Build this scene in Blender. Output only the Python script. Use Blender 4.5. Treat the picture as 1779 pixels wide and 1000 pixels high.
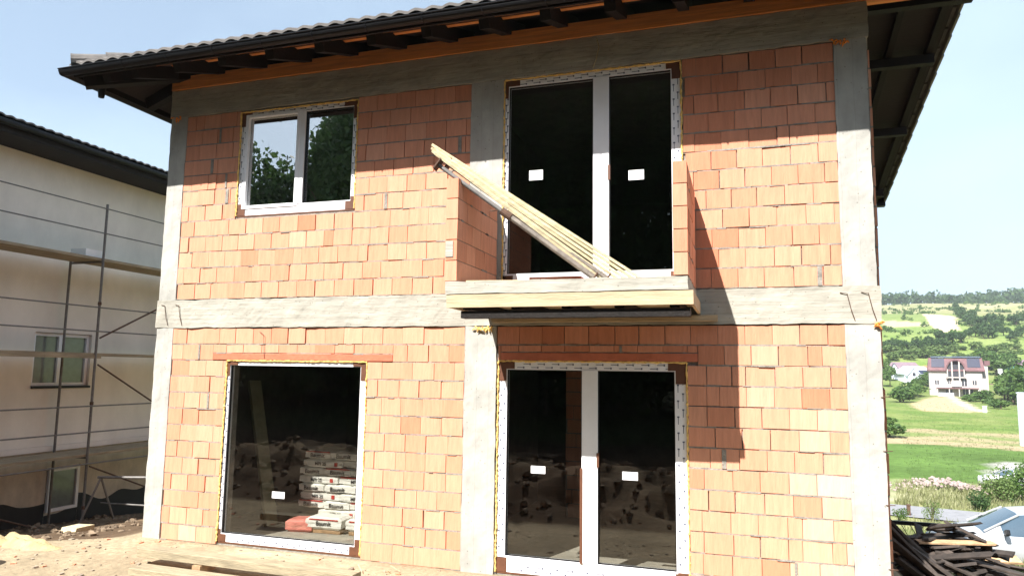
import bpy, bmesh, math, random
import numpy as np
from mathutils import Vector, Matrix, noise
from math import radians, sin, cos, tan, pi, sqrt, atan2, exp, floor

for o in list(bpy.data.objects): bpy.data.objects.remove(o)
scene = bpy.context.scene
C = scene.collection

# ------------------------------------------------------------------ camera
CAM = Vector((7.0644, -7.2424, 2.0914))
YAW, PITCH, ROLL, FPX = radians(-17.831), radians(6.6435), radians(0.8076), 1235.28
_f = Vector((sin(YAW)*cos(PITCH), cos(YAW)*cos(PITCH), sin(PITCH)))
_r0 = _f.cross(Vector((0, 0, 1))).normalized(); _u0 = _r0.cross(_f)
_r = _r0*cos(ROLL) + _u0*sin(ROLL); _u = -_r0*sin(ROLL) + _u0*cos(ROLL)
cd = bpy.data.cameras.new('camera'); cam = bpy.data.objects.new('camera', cd); C.objects.link(cam)
M4 = Matrix((( _r.x, _u.x, -_f.x, CAM.x), (_r.y, _u.y, -_f.y, CAM.y), (_r.z, _u.z, -_f.z, CAM.z), (0, 0, 0, 1)))
cam.matrix_world = M4
cd.sensor_width = 36; cd.lens = 36*FPX/1779; cd.clip_start = .05; cd.clip_end = 6000
scene.camera = cam

# ------------------------------------------------------------------ light
SUN = Vector((-.33, -1, 1.18)).normalized()          # towards the sun
elev = math.asin(SUN.z)
world = bpy.data.worlds.new('World'); scene.world = world; world.use_nodes = True
wn = world.node_tree.nodes; wl = world.node_tree.links; wn.clear()
wo = wn.new('ShaderNodeOutputWorld'); bg = wn.new('ShaderNodeBackground')
sky = wn.new('ShaderNodeTexSky'); sky.sky_type = 'NISHITA'; sky.sun_disc = False
sky.sun_elevation = elev; sky.sun_rotation = atan2(SUN.x, SUN.y); sky.air_density = 1.0; sky.dust_density = 1.5; sky.ozone_density = 1.2
tc = wn.new('ShaderNodeTexCoord'); mp = wn.new('ShaderNodeMapping'); mp.inputs['Scale'].default_value = (1, 1, 2.2)
nz = wn.new('ShaderNodeTexNoise'); nz.inputs['Scale'].default_value = 1.1; nz.inputs['Detail'].default_value = 4; nz.inputs['Roughness'].default_value = .55
cr = wn.new('ShaderNodeValToRGB'); cr.color_ramp.elements[0].position = .34; cr.color_ramp.elements[1].position = .68
cr.color_ramp.elements[0].color = (.35, .35, .35, 1); cr.color_ramp.elements[1].color = (.85, .85, .85, 1)
mx = wn.new('ShaderNodeMixRGB'); mx.inputs['Color2'].default_value = (5.0, 6.3, 7.4, 1)
wl.new(tc.outputs['Generated'], mp.inputs['Vector']); wl.new(mp.outputs[0], nz.inputs['Vector']); wl.new(nz.outputs['Fac'], cr.inputs[0])
wl.new(cr.outputs[0], mx.inputs['Fac']); wl.new(sky.outputs[0], mx.inputs['Color1']); wl.new(mx.outputs[0], bg.inputs['Color'])
bg.inputs['Strength'].default_value = .068; wl.new(bg.outputs[0], wo.inputs[0])
sd = bpy.data.lights.new('sun', 'SUN'); sd.energy = 5.0; sd.angle = radians(.5); sd.color = (1, .965, .92)
so = bpy.data.objects.new('sun', sd); C.objects.link(so); so.rotation_euler = SUN.to_track_quat('Z', 'Y').to_euler()
vs = scene.view_settings; vs.view_transform = 'Standard'; vs.look = 'None'; vs.gamma = 1; vs.use_curve_mapping = False
vs.exposure = 1.42

# ------------------------------------------------------------------ helpers
def tag(o, label=None, cat=None, group=None, kind=None):
    if label: o['label'] = label
    if cat: o['category'] = cat
    if group: o['group'] = group
    if kind: o['kind'] = kind
    return o
def empty(name, loc=(0, 0, 0), rz=0, **k):
    o = bpy.data.objects.new(name, None); C.objects.link(o); o.location = loc; o.rotation_euler = (0, 0, rz); o.empty_display_size = .1
    return tag(o, **k)
class MB:
    def __init__(s): s.v = []; s.f = []; s.m = []; s.t = []
    def quad(s, pts, m=0, t=.5):
        n = len(s.v); s.v += [tuple(p) for p in pts]; s.f.append(tuple(range(n, n+len(pts)))); s.m.append(m); s.t.append(t); return s
    def hexa(s, p, m=0, t=.5):   # 8 points: bottom 4 ccw, top 4 ccw
        n = len(s.v); s.v += [tuple(q) for q in p]
        for f in ((0, 3, 2, 1), (4, 5, 6, 7), (0, 1, 5, 4), (1, 2, 6, 5), (2, 3, 7, 6), (3, 0, 4, 7)):
            s.f.append(tuple(n+i for i in f)); s.m.append(m); s.t.append(t)
        return s
    def box(s, x0, y0, z0, x1, y1, z1, m=0, t=.5):
        return s.hexa([(x0, y0, z0), (x1, y0, z0), (x1, y1, z0), (x0, y1, z0), (x0, y0, z1), (x1, y0, z1), (x1, y1, z1), (x0, y1, z1)], m, t)
    def beam(s, a, b, w, h, m=0, t=.5, up=(0, 0, 1)):   # box from a to b, w wide, h high
        a = Vector(a); b = Vector(b); d = (b-a).normalized(); sd_ = d.cross(Vector(up))
        if sd_.length < 1e-4: sd_ = Vector((1, 0, 0))
        sd_.normalize(); u = sd_.cross(d)
        P = []
        for q in (-h/2, h/2):
            for e, w_ in ((a, -w/2), (a, w/2), (b, w/2), (b, -w/2)): P.append(e+sd_*w_+u*q)
        return s.hexa(P, m, t)
    def tube(s, pts, r, n=8, m=0, t=.5, cap=True):
        pts = [Vector(p) for p in pts]; rs = r if isinstance(r, (list, tuple)) else [r]*len(pts)
        base = len(s.v); ref = None
        for i, p in enumerate(pts):
            d = (pts[min(i+1, len(pts)-1)]-pts[max(i-1, 0)]).normalized()
            if ref is None: ref = d.orthogonal().normalized()
            ref = (ref-d*ref.dot(d)).normalized(); q = d.cross(ref)
            for k in range(n):
                a = 2*pi*k/n; s.v.append(tuple(p+(ref*cos(a)+q*sin(a))*rs[i]))
        for i in range(len(pts)-1):
            for k in range(n):
                s.f.append((base+i*n+k, base+i*n+(k+1) % n, base+(i+1)*n+(k+1) % n, base+(i+1)*n+k)); s.m.append(m); s.t.append(t)
        if cap:
            s.f.append(tuple(base+k for k in range(n-1, -1, -1))); s.m.append(m); s.t.append(t)
            e = base+(len(pts)-1)*n; s.f.append(tuple(e+k for k in range(n))); s.m.append(m); s.t.append(t)
        return s
    def grid(s, fn, nu, nv, m=0, t=.5):
        b = len(s.v)
        for j in range(nv+1):
            for i in range(nu+1): s.v.append(tuple(fn(i/nu, j/nv)))
        for j in range(nv):
            for i in range(nu):
                a = b+j*(nu+1)+i; s.f.append((a, a+1, a+nu+2, a+nu+1)); s.m.append(m); s.t.append(t)
        return s
    def build(s, name, mats, parent=None, smooth=False, bevel=0, loc=None):
        me = bpy.data.meshes.new(name)
        if loc is not None: s.v = [(x-loc[0], y-loc[1], z-loc[2]) for x, y, z in s.v]
        me.from_pydata(s.v, [], s.f)
        for mm in (mats if isinstance(mats, (list, tuple)) else [mats]): me.materials.append(mm)
        me.polygons.foreach_set('material_index', s.m)
        at = me.attributes.new('tint', 'FLOAT', 'FACE'); at.data.foreach_set('value', s.t)
        if smooth: me.polygons.foreach_set('use_smooth', [True]*len(me.polygons))
        me.update()
        o = bpy.data.objects.new(name, me); C.objects.link(o)
        if loc is not None: o.location = loc
        if parent: o.parent = parent
        if bevel:
            b = o.modifiers.new('bevel', 'BEVEL'); b.width = bevel; b.segments = 2; b.limit_method = 'ANGLE'
        return o
def build_split(mb, name, mats, parent=None, **k):
    """one object for every connected piece of the collected geometry"""
    par = list(range(len(mb.v)))
    def find(i):
        while par[i] != i: par[i] = par[par[i]]; i = par[i]
        return i
    for f in mb.f:
        r0 = find(f[0])
        for v in f[1:]: par[find(v)] = r0
    gr_ = {}
    for i, f in enumerate(mb.f): gr_.setdefault(find(f[0]), []).append(i)
    out = []
    for fs in gr_.values():
        q = MB(); idx = {}
        for i in fs:
            nf = []
            for v in mb.f[i]:
                if v not in idx: idx[v] = len(q.v); q.v.append(mb.v[v])
                nf.append(idx[v])
            q.f.append(tuple(nf)); q.m.append(mb.m[i]); q.t.append(mb.t[i])
        out.append(q.build(name, mats, parent, **k))
    return out
def rough_box(mb, x0, y0, z0, x1, y1, z1, step=.05, amp=.006, seed=0, m=0, sc=6):
    """a box subdivided into a grid and roughened so that its edges waver like cast concrete"""
    def dis(p):
        n = noise.noise_vector(Vector(p)*sc+Vector((seed*7.3, seed*3.1, 0)))*amp + noise.noise_vector(Vector(p)*sc*4+Vector((seed, 9, 2)))*amp*.5
        return (p[0]+n.x, p[1]+n.y*.6, p[2]+n.z)
    nx = max(1, min(200, int((x1-x0)/step))); ny = max(1, min(60, int((y1-y0)/step))); nzz = max(1, min(200, int((z1-z0)/step)))
    L = lambda a, b, t: a+(b-a)*t
    mb.grid(lambda u, v: dis((L(x0, x1, u), y0, L(z0, z1, v))), nx, nzz, m)
    mb.grid(lambda u, v: dis((L(x1, x0, u), y1, L(z0, z1, v))), nx, nzz, m)
    mb.grid(lambda u, v: dis((x0, L(y1, y0, u), L(z0, z1, v))), ny, nzz, m)
    mb.grid(lambda u, v: dis((x1, L(y0, y1, u), L(z0, z1, v))), ny, nzz, m)
    mb.grid(lambda u, v: dis((L(x0, x1, u), L(y0, y1, v), z1)), nx, ny, m)
    mb.grid(lambda u, v: dis((L(x0, x1, u), L(y1, y0, v), z0)), nx, ny, m)
    return mb

# ------------------------------------------------------------------ materials
def newmat(name):
    m = bpy.data.materials.new(name); m.use_nodes = True; nt = m.node_tree
    b = nt.nodes['Principled BSDF']; return m, nt.nodes, nt.links, b
def mat(name, col, rough=.7, metal=0, var=.15, scale=8, bump=0, bscale=None, tint=0, spec=.5, stretch=None, col2=None, detail=5, tintcol=None):
    """noise-varied principled; 'tint' uses the per-face tint attribute for brightness"""
    m, n, l, b = newmat(name)
    b.inputs['Roughness'].default_value = rough; b.inputs['Metallic'].default_value = metal; b.inputs['Specular IOR Level'].default_value = spec
    tcx = n.new('ShaderNodeTexCoord'); src = tcx.outputs['Object']
    if stretch:
        mpx = n.new('ShaderNodeMapping'); mpx.inputs['Scale'].default_value = stretch; l.new(src, mpx.inputs[0]); src = mpx.outputs[0]
    nt_ = n.new('ShaderNodeTexNoise'); nt_.inputs['Scale'].default_value = scale; nt_.inputs['Detail'].default_value = detail; nt_.inputs['Roughness'].default_value = .65
    l.new(src, nt_.inputs['Vector'])
    rp = n.new('ShaderNodeValToRGB'); rp.color_ramp.elements[0].position = .3; rp.color_ramp.elements[1].position = .7
    c1 = tuple(c*(1-var) for c in col); c2 = col2 or tuple(min(1, c*(1+var)) for c in col)
    rp.color_ramp.elements[0].color = (*c1, 1); rp.color_ramp.elements[1].color = (*c2, 1)
    l.new(nt_.outputs['Fac'], rp.inputs[0]); out = rp.outputs[0]
    if tint:
        a = n.new('ShaderNodeAttribute'); a.attribute_name = 'tint'
        if tintcol:
            r2 = n.new('ShaderNodeValToRGB'); els = r2.color_ramp.elements
            els[0].position = 0; els[0].color = (*tintcol[0], 1); els[1].position = 1; els[1].color = (*tintcol[-1], 1)
            for k in range(1, len(tintcol)-1):
                e = els.new(k/(len(tintcol)-1)); e.color = (*tintcol[k], 1)
            l.new(a.outputs['Fac'], r2.inputs[0]); fac = r2.outputs[0]
        else:
            mr = n.new('ShaderNodeMapRange'); mr.inputs['To Min'].default_value = 1-tint; mr.inputs['To Max'].default_value = 1+tint
            l.new(a.outputs['Fac'], mr.inputs['Value']); fac = mr.outputs[0]
        mu = n.new('ShaderNodeMixRGB'); mu.blend_type = 'MULTIPLY'; mu.inputs['Fac'].default_value = 1
        l.new(out, mu.inputs['Color1']); l.new(fac, mu.inputs['Color2']); out = mu.outputs[0]
    l.new(out, b.inputs['Base Color'])
    if bump:
        n2 = n.new('ShaderNodeTexNoise'); n2.inputs['Scale'].default_value = bscale or scale*4; n2.inputs['Detail'].default_value = 6; l.new(src, n2.inputs['Vector'])
        bp = n.new('ShaderNodeBump'); bp.inputs['Strength'].default_value = bump; bp.inputs['Distance'].default_value = .02
        l.new(n2.outputs['Fac'], bp.inputs['Height']); l.new(bp.outputs[0], b.inputs['Normal'])
    return m
MT = {}
MT['brick'] = mat('clay brick', (.615, .285, .18), .85, var=.11, scale=5, bump=.35, bscale=14, tint=1, spec=.2, stretch=(4, 4, .5),
                  tintcol=[(.74, .60, .52), (.88, .80, .75), (1, .98, .97), (1.03, 1.08, 1.1), (1.2, 1.6, 1.95)])
MT['mortar'] = mat('grey mortar', (.25, .23, .20), .95, var=.3, scale=14, bump=.6, bscale=50, spec=.1)
def concrete(name, col, horiz=True):
    m, n, l, b = newmat(name); b.inputs['Roughness'].default_value = .9; b.inputs['Specular IOR Level'].default_value = .2
    tcx = n.new('ShaderNodeTexCoord')
    mpx = n.new('ShaderNodeMapping'); mpx.inputs['Scale'].default_value = (1.2, 1.2, 9) if horiz else (3, 3, 1.2); l.new(tcx.outputs['Object'], mpx.inputs[0])
    a = n.new('ShaderNodeTexNoise'); a.inputs['Scale'].default_value = 2.2; a.inputs['Detail'].default_value = 8; a.inputs['Roughness'].default_value = .6; l.new(mpx.outputs[0], a.inputs['Vector'])
    c = n.new('ShaderNodeTexNoise'); c.inputs['Scale'].default_value = 2.5; c.inputs['Detail'].default_value = 8; l.new(tcx.outputs['Object'], c.inputs['Vector'])
    ad = n.new('ShaderNodeMath'); ad.operation = 'ADD'; l.new(a.outputs['Fac'], ad.inputs[0]); l.new(c.outputs['Fac'], ad.inputs[1])
    rp = n.new('ShaderNodeValToRGB'); e = rp.color_ramp.elements; e[0].position = .36; e[1].position = .66
    e[0].color = (*[x*.74 for x in col], 1); e[1].color = (*[min(1, x*1.12) for x in col], 1)
    hf = n.new('ShaderNodeMath'); hf.operation = 'MULTIPLY'; hf.inputs[1].default_value = .5; l.new(ad.outputs[0], hf.inputs[0]); l.new(hf.outputs[0], rp.inputs[0])
    v = n.new('ShaderNodeTexVoronoi'); v.inputs['Scale'].default_value = 16; l.new(tcx.outputs['Object'], v.inputs['Vector'])
    r2 = n.new('ShaderNodeValToRGB'); r2.color_ramp.elements[0].position = .07; r2.color_ramp.elements[1].position = .12
    r2.color_ramp.elements[0].color = (.45, .44, .42, 1); r2.color_ramp.elements[1].color = (1, 1, 1, 1); l.new(v.outputs['Distance'], r2.inputs[0])
    mu = n.new('ShaderNodeMixRGB'); mu.blend_type = 'MULTIPLY'; mu.inputs['Fac'].default_value = .8
    l.new(rp.outputs[0], mu.inputs['Color1']); l.new(r2.outputs[0], mu.inputs['Color2']); l.new(mu.outputs[0], b.inputs['Base Color'])
    sx = n.new('ShaderNodeSeparateXYZ'); l.new(tcx.outputs['Object'], sx.inputs[0])
    ws = n.new('ShaderNodeMath'); ws.operation = 'MULTIPLY_ADD'; ws.inputs[1].default_value = .25; l.new(c.outputs['Fac'], ws.inputs[0])
    zs = n.new('ShaderNodeMath'); zs.operation = 'MULTIPLY'; zs.inputs[1].default_value = 9.3 if horiz else 7.1; l.new(sx.outputs[2 if horiz else 0], zs.inputs[0]); l.new(zs.outputs[0], ws.inputs[2])
    fr = n.new('ShaderNodeMath'); fr.operation = 'FRACT'; l.new(ws.outputs[0], fr.inputs[0])
    r3 = n.new('ShaderNodeValToRGB'); q3 = r3.color_ramp.elements; q3[0].position = .0; q3[0].color = (.62, .61, .58, 1); q3[1].position = .07; q3[1].color = (1, 1, 1, 1); l.new(fr.outputs[0], r3.inputs[0])
    m3 = n.new('ShaderNodeMixRGB'); m3.blend_type = 'MULTIPLY'; m3.inputs['Fac'].default_value = .75 if horiz else .35; l.new(mu.outputs[0], m3.inputs['Color1']); l.new(r3.outputs[0], m3.inputs['Color2']); l.new(m3.outputs[0], b.inputs['Base Color'])
    bp = n.new('ShaderNodeBump'); bp.inputs['Strength'].default_value = .5; bp.inputs['Distance'].default_value = .02
    l.new(ad.outputs[0], bp.inputs['Height']); l.new(bp.outputs[0], b.inputs['Normal'])
    return m
MT['conc'] = concrete('cast concrete beam', (.385, .365, .31))
MT['concv'] = concrete('cast concrete column', (.40, .39, .355), False)
MT['render'] = mat('weathered pale render', (.80, .745, .67), .9, var=.13, scale=.9, bump=.15, bscale=12, stretch=(1, 1, .6), detail=8)
MT['white'] = mat('white window plastic', (.82, .82, .84), .35, var=.03, spec=.5)
MT['film'] = mat('window film print', (.10, .11, .16), .5, var=.3, scale=20)
MT['brown'] = mat('brown corner protector', (.11, .042, .02), .55, var=.25, scale=12)
MT['foam'] = mat('yellow mounting foam', (.75, .50, .16), .9, var=.25, scale=20, bump=.6)
MT['orangefoam'] = mat('orange mounting foam', (.75, .26, .05), .9, var=.3, scale=20, bump=.8)
MT['label'] = mat('paper label', (.85, .85, .85), .5, var=.03)
MT['lintel'] = mat('terracotta lintel', (.46, .135, .07), .8, var=.15, scale=6, bump=.3)
MT['darkwood'] = mat('dark stained timber', (.010, .0075, .006), .75, var=.4, scale=10, stretch=(1, .2, 1), bump=.3, spec=.3)
MT['orangewood'] = mat('orange sawn timber', (.66, .25, .065), .75, var=.3, scale=5, stretch=(.3, 2, 6), bump=.3)
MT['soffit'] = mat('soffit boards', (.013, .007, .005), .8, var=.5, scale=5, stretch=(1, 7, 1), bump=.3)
MT['tile'] = mat('grey brown roof tile', (.10, .09, .083), .75, var=.3, scale=5, bump=.3, tint=.2)
MT['verge'] = mat('pale verge tile', (.17, .18, .155), .8, var=.25, scale=9, bump=.3, tint=.2)
MT['black'] = mat('black painted metal', (.007, .007, .008), .45, var=.2, spec=.25)
MT['board'] = mat('yellow formwork board', (.43, .325, .20), .7, var=.22, scale=5, stretch=(.6, 2, 5), bump=.2, tint=.15)
MT['plank'] = mat('pale sawn plank', (.50, .42, .26), .8, var=.3, scale=6, stretch=(1, 5, 5), bump=.3, tint=.3)
MT['oldplank'] = mat('dusty plank', (.29, .24, .155), .85, var=.35, scale=5, stretch=(.8, 6, 6), bump=.4)
MT['gravel'] = mat('dusty gravel', (.27, .22, .16), .95, var=.5, scale=3)
MT['steel'] = mat('weathered steel tube', (.22, .19, .16), .6, .5, var=.4, scale=12, bump=.2)
MT['rust'] = mat('rusty steel', (.10, .055, .035), .8, .2, var=.4, scale=25)
MT['galv'] = mat('galvanised steel', (.16, .15, .14), .6, .2, var=.3, scale=15)
MT['deck'] = mat('scaffold deck timber', (.30, .24, .16), .85, var=.35, scale=5, stretch=(3, .4, 3), bump=.3)
MT['bag'] = mat('white paper bag', (.82, .82, .77), .6, var=.08, scale=10, bump=.5, bscale=9)
MT['bagred'] = mat('red paper print', (.50, .04, .03), .6, var=.1)
MT['bagpink'] = mat('pink plastic bag', (.72, .25, .20), .5, var=.2, scale=12, bump=.5)
MT['ink'] = mat('black print', (.03, .03, .03), .6, var=.1)
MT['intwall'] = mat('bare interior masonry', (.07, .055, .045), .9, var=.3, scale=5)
MT['floorc'] = mat('dusty screed floor', (.34, .32, .27), .9, var=.25, scale=3, bump=.3)
MT['darkboard'] = mat('weathered dark board', (.055, .042, .034), .8, var=.5, scale=9, bump=.3, tint=.5)
MT['paleboard'] = mat('broken pale board', (.42, .27, .15), .8, var=.35, scale=9, bump=.3, tint=.35)
MT['teal'] = mat('teal sheet', (.05, .33, .36), .6, var=.2)
MT['carpaint'] = mat('silver white car paint', (.48, .49, .51), .3, .35, var=.02)
MT['carglass'] = mat('tinted car glass', (.05, .08, .11), .05, 0, var=.05, spec=1)
MT['rubber'] = mat('tyre rubber', (.02, .02, .02), .8, var=.2)
MT['rooftile'] = mat('red roof covering', (.14, .07, .075), .8, var=.25, scale=1)
MT['orangeroof'] = mat('orange roof covering', (.55, .17, .08), .8, var=.2, scale=1)
MT['greyroof'] = mat('mauve grey roof covering', (.17, .12, .14), .8, var=.2, scale=1)
MT['tealroof'] = mat('teal roof covering', (.22, .50, .48), .7, var=.15, scale=1)
MT['cream'] = mat('cream render', (.43, .39, .365), .85, var=.06, scale=.6)
MT['palewall'] = mat('pale blue white render', (.66, .72, .80), .85, var=.06, scale=.6)
MT['solar'] = mat('solar panel glass', (.02, .022, .045), .15, var=.2, scale=3, spec=.8)
MT['fardark'] = mat('dark window opening', (.05, .05, .06), .2, var=.2, spec=.8)
MT['bark'] = mat('tree bark', (.09, .065, .045), .9, var=.4, scale=8, bump=.5)
def leafmat(name, cols):
    m, n, l, b = newmat(name); b.inputs['Roughness'].default_value = .6; b.inputs['Specular IOR Level'].default_value = .25
    a = n.new('ShaderNodeAttribute'); a.attribute_name = 'tint'
    r = n.new('ShaderNodeValToRGB'); e = r.color_ramp.elements; e[0].position = 0; e[1].position = 1
    e[0].color = (*cols[0], 1); e[1].color = (*cols[2], 1); q = e.new(.5); q.color = (*cols[1], 1)
    l.new(a.outputs['Fac'], r.inputs[0]); l.new(r.outputs[0], b.inputs['Base Color'])
    tr = n.new('ShaderNodeBsdfTranslucent'); l.new(r.outputs[0], tr.inputs['Color'])
    mxx = n.new('ShaderNodeMixShader'); mxx.inputs[0].default_value = .3
    l.new(b.outputs[0], mxx.inputs[1]); l.new(tr.outputs[0], mxx.inputs[2]); l.new(mxx.outputs[0], n['Material Output'].inputs[0])
    return m
MT['leaf'] = leafmat('broad green leaves', [(.035, .075, .018), (.07, .13, .03), (.13, .20, .05)])
MT['leafdark'] = leafmat('deep green leaves', [(.022, .05, .016), (.045, .09, .028), (.085, .14, .045)])
MT['leafpale'] = leafmat('pale green leaves', [(.065, .11, .03), (.11, .17, .05), (.18, .24, .08)])
MT['weed'] = leafmat('dry weeds', [(.14, .15, .06), (.22, .23, .10), (.38, .37, .22)])
def glassmat(name, trans=.8, f0=.12):
    m = bpy.data.materials.new(name); m.use_nodes = True; n = m.node_tree.nodes; l = m.node_tree.links; n.clear()
    o = n.new('ShaderNodeOutputMaterial'); t = n.new('ShaderNodeBsdfTransparent'); t.inputs[0].default_value = (trans, trans, trans*.98, 1)
    g = n.new('ShaderNodeBsdfGlossy'); g.inputs['Roughness'].default_value = 0; g.inputs['Color'].default_value = (1, 1, 1, 1)
    lw = n.new('ShaderNodeLayerWeight'); lw.inputs['Blend'].default_value = .5
    p = n.new('ShaderNodeMath'); p.operation = 'POWER'; p.inputs[1].default_value = 5; l.new(lw.outputs['Facing'], p.inputs[0])
    q = n.new('ShaderNodeMath'); q.operation = 'MULTIPLY_ADD'; q.inputs[1].default_value = 1-f0; q.inputs[2].default_value = f0; l.new(p.outputs[0], q.inputs[0])
    mxx = n.new('ShaderNodeMixShader'); l.new(q.outputs[0], mxx.inputs[0]); l.new(t.outputs[0], mxx.inputs[1]); l.new(g.outputs[0], mxx.inputs[2]); l.new(mxx.outputs[0], o.inputs[0])
    return m
MT['glass'] = glassmat('window glass', .82, .06)
MT['coated'] = glassmat('coated window glass', .6, .46)

# ------------------------------------------------------------------ terrain
def lerp(pts, v):
    if v <= pts[0][0]: return pts[0][1]
    for (a, b), (c, d) in zip(pts, pts[1:]):
        if v <= c:
            t = (v-a)/(c-a); return b+(d-b)*t
    return pts[-1][1]
def sm(a, b, x):
    t = max(0, min(1, (x-a)/(b-a))); return t*t*(3-2*t)
PROF = [(9, -1.9), (13, -2.4), (25, -4.9), (36, -6), (48, -6.1), (95, -6), (170, -5.8), (215, -4.6), (250, -3), (285, 1.5), (350, 15), (440, 30), (600, 50), (720, 64), (800, 75), (900, 80), (1100, 78), (1700, 70)]
def H(x, y):
    n2 = noise.noise(Vector((x*.012, y*.012, 3)))
    far = lerp(PROF, y)+n2*6*sm(260, 420, y)+noise.noise(Vector((x*.05, y*.05, 1)))*.25*sm(30, 60, y)+noise.noise(Vector((x*.004, 2, 1)))*10*sm(500, 800, y)
    # site plateau
    right = -.75*sm(8.5, 9.4, x)-1.6*sm(9.2, 14, x)*sm(-4, 3, y)*.2
    ex = -.12-1.3*max(0, min(1, (-.05-y)/.85))
    left = -min(1.3, max(0, ex-x)*.13+max(0, y)*.07*sm(ex, ex-1, x))
    site = right+left
    if y > 3: site += -.5*sm(3, 7, y)*sm(8.6, 9.5, x)
    if y < -1.9:
        site = site*sm(-6, -2, y)+(.55*sm(-2.3, -4.0, y)+noise.noise(Vector((x*1.1, y*1.6, 0)))*.16*sm(-2.3, -3.2, y)
                +noise.noise(Vector((x*3.1, y*3.6, 5)))*.11*sm(-2.3, -3.0, y)+.05*sin(y*9+noise.noise(Vector((x*.7, 0, 0)))*3)*sm(-2.4, -3, y)*sm(-6, -4.5, y)) - .1*sm(-6, -9, y)
        if y < -13: site += (-13-y)*.12
    t = sm(5, 12, y)
    z = site*(1-t)+far*t
    z += noise.noise(Vector((x*1.5, y*1.5, 2)))*.035*(1-t)*(1 if (x < -1.2 or x > 8.8) else .25)
    if .12 < x < 8.2 and .12 < y < 9: z = min(z, -.12)
    return z
def cray(px, py):
    return (_f+_r*((px-889.5)/FPX)-_u*((py-500)/FPX)).normalized()
def gp(px, py, t0=10):
    """where a line of sight from the photographer's spot meets the terrain"""
    d = cray(px, py); t = t0
    while t < 1500:
        p = CAM+d*t
        if p.z < H(p.x, p.y):
            lo, hi = t-max(.3, t*.02), t
            for _ in range(14):
                mid = (lo+hi)/2; q = CAM+d*mid
                if q.z < H(q.x, q.y): hi = mid
                else: lo = mid
            return CAM+d*hi
        t += max(.3, t*.02)
    return CAM+d*800
def axis(segs):
    out = [segs[0][0]]
    for (a, st), (b, _) in zip(segs, segs[1:]):
        n = max(1, round((b-a)/st))
        out += [a+(b-a)*k/n for k in range(1, n+1)]
    return out
XS = axis([(-700, 40), (-100, 8), (-20, .8), (-6, .16), (12, .6), (20, 1.6), (130, 4), (330, 12), (600, 40), (1200, 40)])
YS = axis([(-160, 12), (-40, 2.5), (-16, .5), (-6, .14), (3, .25), (8, .6), (20, 1.2), (60, 1.6), (110, 2.5), (300, 5), (820, 30), (1700, 30)])
def zone_col(x, y, z):
    """what covers the ground at this place: soil, grass, stubble, track..."""
    w = noise.noise(Vector((x*.03, y*.03, 8))); w2 = noise.noise(Vector((x*.15, y*.15, 4))); w3 = noise.noise(Vector((x*.6, y*.6, 4)))
    G = Vector((.13, .22, .05)); G2 = Vector((.20, .27, .08)); DRY = Vector((.46, .38, .22)); SOIL = Vector((.20, .135, .085)); SAND = Vector((.40, .325, .215)); PALE = Vector((.30, .33, .14))
    if y < 6.5 and x > -60 and y > -60:
        ex = -.12-1.3*max(0, min(1, (-.05-y)/.85))
        if ex-.25+w2*.2 < x < 8.9 and y > -2.9+w3*.3: c = SAND*(1+.22*w3+.2*w2)
        elif x < ex and y > -2.4: c = Vector((.105, .07, .045)).lerp(Vector((.22, .16, .10)), max(0, min(1, .3+w3*1.1)))
        else: c = SOIL.lerp(SAND, max(0, min(1, .25+w3*.9)))
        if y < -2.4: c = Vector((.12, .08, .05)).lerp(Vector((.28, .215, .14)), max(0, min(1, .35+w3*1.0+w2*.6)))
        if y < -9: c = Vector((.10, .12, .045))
        return c
    if y < 60:
        c = Vector((.22, .29, .09)).lerp(Vector((.42, .40, .20)), max(0, min(1, .4+w3*.8+w2*.6)))
        if y > 46: c = Vector((.20, .29, .08)).lerp(Vector((.45, .43, .26)), max(0, min(1, .5+w3*.9+w2)))
        if 58-(x-15)*.1 < y+w2*2: c = G
        return c
    yy = y+w*14+w2*3-(x-25)*.05
    if yy < 83: c = Vector((.125, .215, .05))*(1+.35*w2)
    elif yy < 122:
        c = DRY.lerp(Vector((.24, .30, .10)), max(0, min(1, .3+w2*1.6+.9*sin(y*.55+w2*2)*.5)))
        if yy < 92: c = Vector((.52, .40, .25)).lerp(DRY, .5+w2)
    elif yy < 200: c = Vector((.16, .25, .055)).lerp(Vector((.27, .32, .10)), max(0, min(1, .4+w2*1.3)))
    elif yy < 300: c = Vector((.17, .25, .06)).lerp(Vector((.30, .33, .13)), max(0, min(1, .4+w2)))
    elif yy < 470: c = Vector((.20, .30, .07)).lerp(Vector((.30, .37, .12)), max(0, min(1, .5+w*1.2+w2)))
    elif yy < 560: c = Vector((.27, .34, .11)).lerp(Vector((.20, .27, .08)), max(0, min(1, .5+w2)))
    else:
        c = Vector((.33, .34, .15)).lerp(Vector((.46, .42, .24)), max(0, min(1, .4+w*1.6+w2)))
        c = c.lerp(Vector((.16, .22, .07)), max(0, min(1, .25*sin(y*.22)+w2*.8)))
    return c
def in_poly(x, y, poly):
    c = False; n = len(poly)
    for i in range(n):
        a = poly[i]; b = poly[i-1]
        if (a[1] > y) != (b[1] > y) and x < (b[0]-a[0])*(y-a[1])/(b[1]-a[1])+a[0]: c = not c
    return c
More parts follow.
